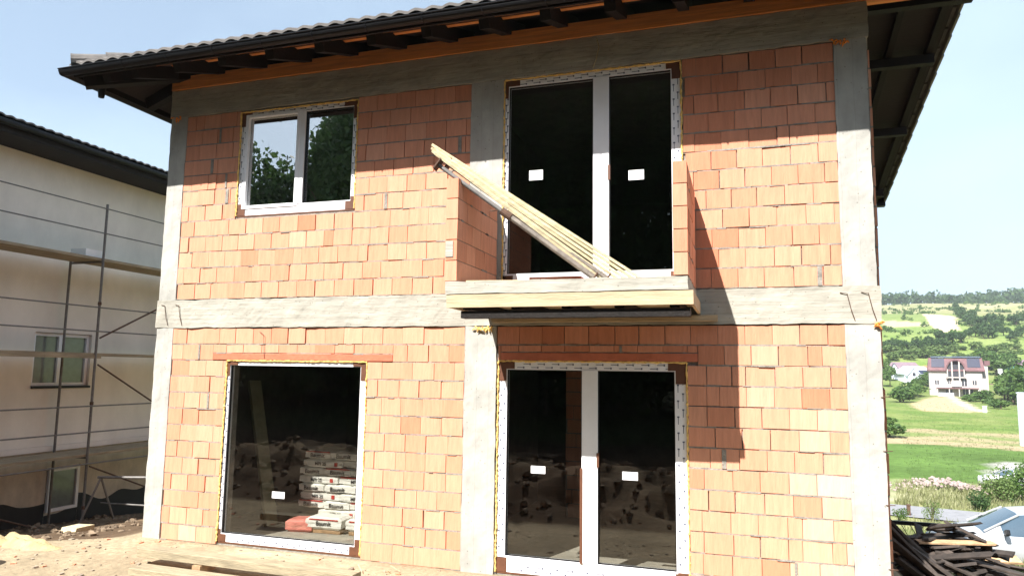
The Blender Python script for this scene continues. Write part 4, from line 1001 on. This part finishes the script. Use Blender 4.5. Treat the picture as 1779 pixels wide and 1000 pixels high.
# pale post and reddish post
q = gp(1579, 896); tag(MB().box(q.x-.09, q.y-.09, q.z-.2, q.x+.09, q.y+.09, q.z+.62).box(q.x-.11, q.y-.11, q.z+.62, q.x+.11, q.y+.11, q.z+.68).build('marker_post', MT['rust']), 'short dark reddish marker post beside the valley road', 'post')
q = gp(1779, 774); hgt = 72/1235*(q-CAM).length
pb = tag(MB().box(q.x-.35, q.y-.2, q.z-.1, q.x+.5, q.y+.2, q.z+hgt).box(q.x-.42, q.y-.25, q.z+hgt, q.x+.55, q.y+.25, q.z+hgt+.12).build('concrete_pylon', MT['palewall']), 'pale blue white pylon at the right edge above the parked cars', 'pylon')
q = gp(1711, 716); tag(MB().box(q.x-.35, q.y-.3, q.z, q.x+.35, q.y+.3, q.z+1.3).box(q.x-.42, q.y-.35, q.z+1.3, q.x+.42, q.y+.35, q.z+1.42).build('utility_cabinet', MT['label']), 'tiny white cabinet at the end of the dirt track', 'cabinet')
# rubble
rbm = MB(); q = gp(1642, 848)
for k in range(260):
    x = q.x+rnd.gauss(0, 2.3); y = q.y+rnd.gauss(0, 1.1); s = rnd.uniform(.05, .18); clod(rbm, (x, y, H(x, y)+s*.3+max(0, .5-abs(x-q.x)*.18)), s, k)
tag(rbm.build('rubble_heap', mat('pinkish rubble', (.30, .235, .215), .95, var=.4, scale=3)), 'long low heap of pinkish rubble beyond the road', 'rubble', kind='stuff')

# ------------------------------------------------------------------ vegetation
def crown(mb, c, r, n_, leaf, seed, squash=1.0, clumps=7):
    r_ = random.Random(seed); cs = []
    for k in range(clumps):
        a = r_.uniform(0, 2*pi); e = r_.uniform(-.5, 1); q_ = r_.uniform(.25, .62)
        cs.append((Vector((cos(a)*q_, sin(a)*q_, e*.55))*r, r*r_.uniform(.38, .6), r_.uniform(-.25, .25)))
    for k in range(n_):
        cc, cr_, ct = cs[k % clumps]; v = Vector((r_.gauss(0, 1), r_.gauss(0, 1), r_.gauss(0, 1))).normalized()*cr_*r_.uniform(.6, 1.08)
        p = cc+v; p.z *= squash; p = Vector(c)+p
        s = leaf*r_.uniform(.6, 1.4); a = Vector((r_.gauss(0, 1), r_.gauss(0, 1), r_.gauss(0, .6))).normalized(); b_ = a.orthogonal().normalized(); b_ = (Matrix.Rotation(r_.uniform(0, 6), 3, a) @ b_)
        c2 = a.cross(b_)
        t = max(0, min(1, .5+ct+r_.uniform(-.25, .25)))
        mb.quad([p-b_*s, p-c2*s*.6, p+b_*s, p+c2*s*.6], t=t)
protoT = {}
def far_tree(kind, v, h, r, loc, label, group, mtl, name='tree', n_=420, leafr=.16, trunk=True):
    key = (kind, v)
    if key not in protoT:
        e = empty(name, (0, 0, 0)); mb = MB(); crown(mb, (0, 0, .58 if trunk else .42), .46, n_, leafr*.46, v*13+len(kind), .9 if trunk else .8); mb.build('crown', mtl, e)
        MB().tube([(0, 0, -.05), (.01, 0, .25), (.03, .02, .6)], [.035, .026, .01], 6).build('trunk', MT['bark'], e); protoT[key] = e; o = e
    else:
        o = protoT[key].copy(); C.objects.link(o)
        for ch in protoT[key].children:
            c_ = ch.copy(); C.objects.link(c_); c_.parent = o
    o.location = loc; o.scale = (r*2, r*2, h); o.rotation_euler = (0, 0, rnd.uniform(0, 6)); tag(o, label, 'bush' if name == 'bush' else 'tree', group); return o
rt = random.Random(4)
def row(p0, p1, n_, hr, kind, label, group, jy=3, name='tree', mtl='leaf', pw=.55, trunk=True):
    for k in range(n_):
        u = (k+rt.uniform(0, 1))/n_; px = p0[0]+(p1[0]-p0[0])*u; py = p0[1]+(p1[1]-p0[1])*u+rt.uniform(-jy, jy)
        q = gp(px, py, 40); h = rt.uniform(*hr)
        far_tree(kind, rt.randrange(4), h, h*pw*rt.uniform(.8, 1.3), (q.x, q.y, q.z-.15), label+', %s from the left' % ORD[k], group, MT[mtl], name, trunk=trunk)
g1 = 'trees of the hedge across the hillside'
row((1535, 612), (1640, 606), 17, (4, 7), 'hedge', 'tree in the dense left part of the hillside hedge', g1, 4, mtl='leafdark')
row((1625, 600), (1720, 583), 14, (4, 7), 'hedgeb', 'tree in the middle part of the hillside hedge', g1, 7, mtl='leafdark')
row((1700, 580), (1800, 590), 12, (3, 6), 'hedge', 'tree in the right part of the hillside hedge', g1, 8, mtl='leafdark')
row((1540, 620), (1779, 612), 26, (2.5, 5), 'pale', 'pale bush on the slope below the hillside hedge', 'pale bushes on the slope', 8, name='bush', mtl='leafpale', trunk=False, pw=.8)
row((1690, 560), (1800, 566), 10, (5, 9), 'upper', 'dark tree in the gully below the ridge forest', 'trees in the gully below the ridge', 8, mtl='leafdark')
row((1655, 540), (1700, 572), 9, (5, 8), 'upper', 'dark tree right of the bare clearing', 'trees in the gully below the ridge', 4, mtl='leafdark')
row((1536, 648), (1548, 670), 7, (4, 6), 'low', 'green tree left of the pale blue house in the valley', 'trees around the pale blue house', 6)
row((1588, 680), (1628, 662), 13, (2.5, 4.5), 'low', 'leafy green tree between the two valley houses', 'trees between the valley houses', 8)
row((1562, 698), (1592, 686), 7, (3, 5.5), 'lowb', 'round bush on the slope left of the dirt mound', 'bushes left of the dirt mound', 5, name='bush', trunk=False, pw=.75)
row((1740, 690), (1765, 700), 5, (5, 8), 'low', 'large dark green tree right of the cream villa', 'large trees right of the villa', 6, mtl='leafdark', pw=.62)
row((1768, 680), (1800, 705), 8, (7, 11), 'low', 'tall tree at the right edge of the valley', 'tall trees at the right edge', 8, mtl='leaf', pw=.6)
row((1708, 640), (1760, 650), 11, (5, 8), 'lowp', 'light green tree on the slope right of the cream villa', 'light trees behind the villa', 8, mtl='leaf')
row((1680, 690), (1740, 705), 9, (2, 3.5), 'lowb', 'small green bush in the rough grass below the villa', 'small bushes below the villa', 7, name='bush', trunk=False, pw=.9)
row((1535, 735), (1545, 760), 2, (2, 3), 'lowb', 'small bush in the meadow beside the house corner', 'small bushes in the meadow', 5, name='bush', trunk=False, pw=.9)
# near shrubs around the road and cars
def near_bush(px, py, h, w, label, mtl='leaf', n_=1500, t0=8):
    q = gp(px, py, t0); e = empty('bush', (q.x, q.y, q.z), label=label, cat='bush'); mb = MB(); crown(mb, (0, 0, h*.5), w, n_, w*.07, int(px), h/(1.6*w), 9); mb.build('foliage', MT[mtl], e)
    m_ = MB()
    for k in range(6): a = rnd.uniform(0, 6.28); m_.tube([(0, 0, -.05), (cos(a)*w*.2, sin(a)*w*.2, h*.4), (cos(a)*w*.5, sin(a)*w*.5, h*.85)], [.03, .02, .006], 5)
    build_split(m_, 'stem', MT['bark'], e)
near_bush(1738, 874, 1.9, 1.1, 'leafy bush standing in front left of the distant white car', 'leafpale'); near_bush(1768, 872, 2.4, 1.3, 'tangled bush at the right edge in front of the distant white car', 'leaf')
near_bush(1697, 886, 1.1, .8, 'dark green bush beside the end of the road', 'leafdark'); near_bush(1620, 906, 1.3, .55, 'slender yellow green shrub in front of the road', 'leafpale', 700)
near_bush(1563, 905, .7, .55, 'small round shrub near the marker post', 'leaf', 600)
# weeds: grass stuff on the slopes
wd = MB(); rw = random.Random(5)
def blades(mb, x, y, h, n_, tb):
    z = H(x, y)-.03
    for _ in range(n_):
        a = rw.uniform(0, 6.28); o_ = Vector((rw.gauss(0, .12)*h*3, rw.gauss(0, .12)*h*3, 0)); w_ = h*.07; lean = Vector((cos(a), sin(a), 0))*h*rw.uniform(.1, .5); hh = h*rw.uniform(.6, 1.2)
        p = Vector((x, y, z))+o_; s = Vector((-sin(a), cos(a), 0))*w_
        mb.quad([p-s, p+s, p+lean*.4+Vector((0, 0, hh*.6))+s*.6, p+lean+Vector((0, 0, hh))], t=max(0, min(1, tb+rw.uniform(-.3, .3))))
for k in range(4200):
    y = rw.uniform(7, 39); x = 7.06+(y+7.2)*rw.uniform(.18, .42)
    if abs(y-ry(x)) < 2.4: continue
    blades(wd, x, y, rw.uniform(.15, .45), 3, .35)
for k in range(3000):
    y = rw.uniform(44.5, 56); x = 7.06+(y+7.2)*rw.uniform(.18, .42)
    if abs(y-ry(x)) < 2.4: continue
    blades(wd, x, y, rw.uniform(.2, .55), 3, .55+.4*noise.noise(Vector((x*.3, y*.3, 0))))
tag(wd.build('weeds', MT['weed']), 'tall dry weeds and grass beside the valley road', 'weeds', kind='stuff')
gr = MB()
for k in range(5200):
    y = rw.uniform(9, 36); x = 7.06+(y+7.2)*rw.uniform(.18, .42); blades(gr, x, y, rw.uniform(.1, .3), 3, rw.uniform(.4, .9))
for k in range(4500):
    y = 58+rw.random()**1.3*150; x = 7.06+(y+7.2)*rw.uniform(.19, .42); blades(gr, x, y, rw.uniform(.12, .3), 3, .3+.6*noise.noise(Vector((x*.05, y*.05, 0))))
tag(gr.build('grass', MT['leafpale']), 'green meadow grass across the valley', 'grass', kind='stuff')
# scrub over the hillside, and the ridge forest
fr_ = MB(); rf = random.Random(6)
for k in range(420):
    y = rf.uniform(815, 900); x = rf.uniform(60, 560); h = rf.uniform(8, 15)*(1+.3*noise.noise(Vector((x*.02, 0, 0)))); crown(fr_, (x, y, H(x, y)+h*.42), h*.55, 60, h*.11, k, 1.0, 5)
for k in range(90):
    x = rf.uniform(200, 420); y = rf.uniform(780, 815)-25*abs(noise.noise(Vector((x*.02, 5, 0)))); h = rf.uniform(6, 11); crown(fr_, (x, y, H(x, y)+h*.42), h*.55, 60, h*.12, k+999, 1.0, 5)
tag(fr_.build('ridge_forest', MT['leafdark']), 'dark green forest along the top of the far hill', 'forest', kind='stuff')
sb = MB()
for k in range(650):
    y = rf.uniform(330, 790); x = 7+(y+7)*rf.uniform(.16, .46); h = rf.uniform(.8, 3.2)
    if noise.noise(Vector((x*.02, y*.012, 9))) < -.05 and rf.random() < .7: continue
    if any(in_poly(x, y, pl) for pl, _ in CLEAR[:2]): continue
    crown(sb, (x, y, H(x, y)+h*.3), h*.9, 26, h*.3, k, .8, 4)
tag(sb.build('hillside_scrub', MT['leaf']), 'low scrub dotted over the far hillside', 'scrub', kind='stuff')

# ------------------------------------------------------------------ far houses
def fbase(px, py): q = gp(px, py, 60); return q
q = fbase(1664, 688); D_ = (q-CAM).length; S = D_/1235.28; up = Vector((0, 0, 1)); vdir = Vector((q.x-CAM.x, q.y-CAM.y, 0)).normalized(); ang = atan2(vdir.y, vdir.x)-pi/2+.05
vl = empty('villa', (q.x, q.y, q.z-.6), ang, label='cream three storey villa with red mansard roof, solar panels and arched dormer across the valley', cat='house')
w = 35*S; hz = lambda py: (686-py)*S+.6       # local heights from the eaves and storeys
mb = MB().box(-w, 0, -1, w*.9, 9, hz(646)); mb.box(w*.9, 1.2, -1, w*1.12, 8, hz(641)); mb.build('wall', MT['cream'], vl)
mf = MB(); ze, zr_ = hz(648), hz(630)
mf.hexa([(-w*1.05, -.5, ze), (w*1.0, -.5, ze), (w*1.0, 9.5, ze), (-w*1.05, 9.5, ze), (-w*.98, 1.6, zr_), (w*.94, 1.6, zr_), (w*.94, 7.4, zr_), (-w*.98, 7.4, zr_)]); mf.box(-w*1.06, -.6, ze-.35, w*1.01, 9.6, ze-.01); mf.box(w*1.0, 1.0, hz(641), w*1.2, 8.2, hz(634))
rf_ = mf.build('roof', MT['rooftile'], vl)
ins = lambda u: -.5+2.1*u
for a, b_ in ((-.9, -.42), (.40, .86)):
    m_ = MB(); m_.quad([(a*w, ins(.22)-.12, ze+(zr_-ze)*.22+.05), (b_*w, ins(.22)-.12, ze+(zr_-ze)*.22+.05), (b_*w*.98, ins(.95)-.12, ze+(zr_-ze)*.95+.05), (a*w*.98, ins(.95)-.12, ze+(zr_-ze)*.95+.05)]); m_.build('solar_panel', MT['solar'], rf_)
m_ = MB(); m_.quad([(-.9*w, 1.2, zr_+.08), (.9*w, 1.2, zr_+.08), (.9*w, 3.4, zr_+.5), (-.9*w, 3.4, zr_+.5)]); m_.build('solar_panel', MT['solar'], rf_)
# arched dormer
dm = MB(); R0 = .34*w
def arch(u, v, rr=1.0, y0=-1.0, y1=2.5): a = pi*u; return (-.03*w-cos(a)*R0*rr, y0+(y1-y0)*v, ze-.1+sin(a)*(zr_-ze)*.85*rr)
dm.grid(lambda u, v: arch(u, v, 1.06), 16, 1); dm.grid(lambda u, v: (arch(u, 0, .92+.14*v)[0], -1.02, arch(u, 0, .92+.14*v)[2]), 16, 1)
dm.build('dormer_roof', MT['rooftile'], rf_)
dw = MB(); dw.box(-.03*w-R0*.85, -.4, hz(662), -.03*w+R0*.85, .3, ze+(zr_-ze)*.45); dw.build('dormer_recess', MT['fardark'], vl)
cw = MB()
for x in (-.16, .1): cw.box(x*w-.18, -1.0, hz(673), x*w+.18, -.3, ze+(zr_-ze)*.75)
for x in (-.33, .27): cw.box(x*w-.15, -.9, hz(660), x*w+.15, -.38, ze+.3)
build_split(cw, 'dormer_column', MT['cream'], vl)
MB().box(-.2*w, -1.6, hz(672), .14*w, -.01, hz(668)).box(-.2*w, -1.62, hz(668), .14*w, -1.5, hz(663)).box(-.38*w, -.9, hz(659.5), .33*w, -.01, hz(658)).build('villa_balcony', MT['cream'], vl)
for (x, z0, z1, wd_) in ((-.72, 669, 663, .07), (.62, 669, 663, .07), (.26, 671, 661, .09), (-.28, 668, 661, .05), (-.02, 668, 661, .1), (-.03, 657, 649, .10), (.45, 684, 675, .1), (.28, 684, 675, .09), (.68, 684, 678, .1), (-.3, 684, 677, .12)):
    wf = MB().box((x-wd_)*w, -.06, hz(z0), (x+wd_)*w, .02, hz(z1)).build('window', MT['fardark'], vl)
    MB().box((x-.006)*w, -.09, hz(z0), (x+.006)*w, -.055, hz(z1)).build('glazing_bar', MT['white'], wf)
MB().box(-.75*w, -2.2, hz(675), .75*w, -.02, hz(673.5)).build('canopy', MT['rooftile'], vl)
mm_ = MB()
for x in (-.72, -.3, .05, .4, .72): mm_.box(x*w-.12, -2.1, -.2, x*w+.12, -1.9, hz(675))
build_split(mm_, 'canopy_post', MT['cream'], vl)
MB().box(-.7*w, -2.25, -.3, -.15*w, -2.1, hz(681)).build('garden_wall', MT['palewall'], vl)
for z in (668, 680): MB().box(w*1.12, 3, hz(z), w*1.3, 7, hz(z-1)).build('side_balcony', MT['rooftile'], vl)
def gable_house(px, py, wpx, wallpx, roofpx, dep, rz, wm, rm, label, ridge_front=False, panel=False, gab=0, name='house'):
    q = fbase(px, py); S = (q-CAM).length/1235.28; e = empty(name, (q.x, q.y, q.z-.4), ang+rz, label=label, cat='house'); w = wpx*S/2; hw = wallpx*S+.4; hr = roofpx*S
    MB().box(-w, 0, -1, w, dep, hw).build('wall', wm, e)
    m_ = MB(); o = .5
    a, b_, c, d = (-w-o, -o, hw-.1), (w+o, -o, hw-.1), (w+o, dep+o, hw-.1), (-w-o, dep+o, hw-.1); r0, r1 = (-w*.7, dep/2, hw+hr), (w*.7, dep/2, hw+hr)
    m_.quad([a, b_, r1, r0]); m_.quad([c, d, r0, r1]); m_.quad([b_, c, r1]); m_.quad([d, a, r0]); m_.quad([d, c, b_, a])
    r_ = m_.build('roof', rm, e)
    if gab:
        gx0, gx1 = gab; g = MB(); g.hexa([(gx0*w, -2, -1), (gx1*w, -2, -1), (gx1*w, dep/2, -1), (gx0*w, dep/2, -1), (gx0*w, -2, hw*.8), (gx1*w, -2, hw*.8), (gx1*w, dep/2, hw*.8), (gx0*w, dep/2, hw*.8)])
        xm = (gx0+gx1)/2*w; g.quad([(gx0*w, -2, hw*.8), (gx1*w, -2, hw*.8), (xm, -2, hw+hr*.8)]); g.build('gable_wall', MT['palewall'], e)
        g = MB(); g.quad([(gx0*w-.4, -2.4, hw*.78), (xm, -2.4, hw+hr*.85), (xm, dep/2, hw+hr*.85), (gx0*w-.4, dep/2, hw*.78)]); g.quad([(gx1*w+.4, -2.4, hw*.78), (gx1*w+.4, dep/2, hw*.78), (xm, dep/2, hw+hr*.85), (xm, -2.4, hw+hr*.85)]); g.build('gable_roof', rm, e)
        MB().box(xm-.5, -2.05, hw*.75, xm+.5, -1.98, hw*1.1).build('window', MT['fardark'], e)
    for x in (-.6, -.15, .55):
        MB().box(x*w-.5, -.05, hw*.35, x*w+.5, .01, hw*.8).build('window', MT['fardark'], e)
    if panel: 
        MB().quad([(.05*w, -.45, hw+.05), (.8*w, -.45, hw+.05), (.7*w, dep*.42, hw+hr*.82), (.05*w, dep*.42, hw+hr*.82)]).build('solar_panel', MT['solar'], r_)
    return e
gable_house(1598, 664, 42, 13, 11, 10, .35, MT['palewall'], MT['palewall'], 'white house with pale blue roof and dark solar panel left of the cream villa', panel=True, gab=(-.9, -.1))
gable_house(1573, 656, 46, 11, 13, 10, .1, MT['cream'], MT['greyroof'], 'house with mauve grey roof behind the pale blue one', gab=(-.95, -.35))
gable_house(1641, 642, 34, 7, 8, 10, 0, MT['cream'], MT['orangeroof'], 'house with bright orange roof behind the cream villa')
gable_house(1622, 650, 26, 6, 7, 8, .2, MT['cream'], MT['orangeroof'], 'small house with faded orange roof between the two valley houses')
gable_house(1763, 648, 38, 4, 7, 12, -.1, MT['palewall'], MT['tealroof'], 'long low building with teal roof near the right edge')
gable_house(1800, 645, 46, 6, 11, 12, .2, MT['cream'], MT['greyroof'], 'house with mauve grey roof cut by the right edge')
q = fbase(1738, 655); S_ = (q-CAM).length/1235.28; tag(MB().box(q.x-.15, q.y-.15, q.z, q.x+.15, q.y+.15, q.z+6*S_).box(q.x-2.5*S_, q.y-.2, q.z+6*S_, q.x+2.5*S_, q.y+.2, q.z+12*S_).build('sign_board', MT['label']), 'small blank white square sign on a pole in the valley', 'sign')

# ------------------------------------------------------------------ trees across the site, seen mirrored in the windows
def big_tree(x, y, h, r, seed, label):
    e = empty('tree', (x, y, H(x, y)-.1), label=label, cat='tree', group='trees mirrored in the window panes'); mb = MB(); z0 = h*.6
    crown(mb, (0, 0, z0), r, 15000, .125, seed, h*.42/r/1.0, 16); crown(mb, (0, 0, h*.3), r*1.1, 5000, .15, seed+50, h*.26/r, 12); mb.build('crown', MT['leafdark'], e)
    r_ = random.Random(seed); t_ = MB().tube([(0, 0, -.3), (.1, 0, h*.3), (0, .1, h*.7)], [.28, .2, .07], 9)
    for k in range(9):
        a = r_.uniform(0, 6.28); z = h*r_.uniform(.25, .6); L_ = r*.7; t_.tube([(0, 0, z), (cos(a)*L_*.5, sin(a)*L_*.5, z+h*.1), (cos(a)*L_, sin(a)*L_, z+h*.22)], [.1, .06, .02], 6)
    t_.build('trunk', MT['bark'], e)
for k, (x, y, h, r) in enumerate([(-15.5, -19, 7.6, 3.2), (-12, -18, 9.8, 2.6), (-8.3, -18.5, 13.4, 2.8), (-9.5, -19.4, 13.2, 2.5), (-10.2, -21, 13, 2.2), (-6, -19, 15, 3.6), (-2, -18, 15.5, 3.6), (2.2, -19, 16, 3.8), (6, -18, 15, 3.5), (10, -19, 14, 3.6), (-20, -20, 9, 3.6), (0, -23, 15, 4), (-6, -23, 13, 4), (7, -23, 15, 4)]):
    big_tree(x, y, h, r, 300+k, 'tall leafy tree mirrored dark in the upper window panes')
for k in range(17):
    x = -22+k*2.3; e = empty('bush', (x, -15.2-.8*(k % 2), H(x, -15.5)-.1), label='dense dark shrub under the trees mirrored in the lower panes', cat='bush', group='shrubs mirrored in the window panes'); mb = MB(); crown(mb, (0, 0, 1.7), 1.9, 2600, .17, 700+k, 1.05, 12); mb.build('foliage', MT['leafdark'], e)
    MB().tube([(0, 0, -.1), (.05, 0, 1.6)], [.07, .03], 6).build('stem', MT['bark'], e)
hz_ = MB().box(-690, -150, -9, 1190, 1690, 128)
hm = bpy.data.materials.new('thin haze'); hm.use_nodes = True; hn = hm.node_tree.nodes; hn.clear(); ho = hn.new('ShaderNodeOutputMaterial'); hv = hn.new('ShaderNodeVolumePrincipled')
hv.inputs['Color'].default_value = (.88, .93, 1, 1); hv.inputs['Density'].default_value = .00026; hv.inputs['Anisotropy'].default_value = .2; hm.node_tree.links.new(hv.outputs[0], ho.inputs['Volume'])
tag(hz_.build('haze', hm), 'thin pale air haze over the valley', 'haze', kind='stuff')
print('OBJS', len(bpy.data.objects))
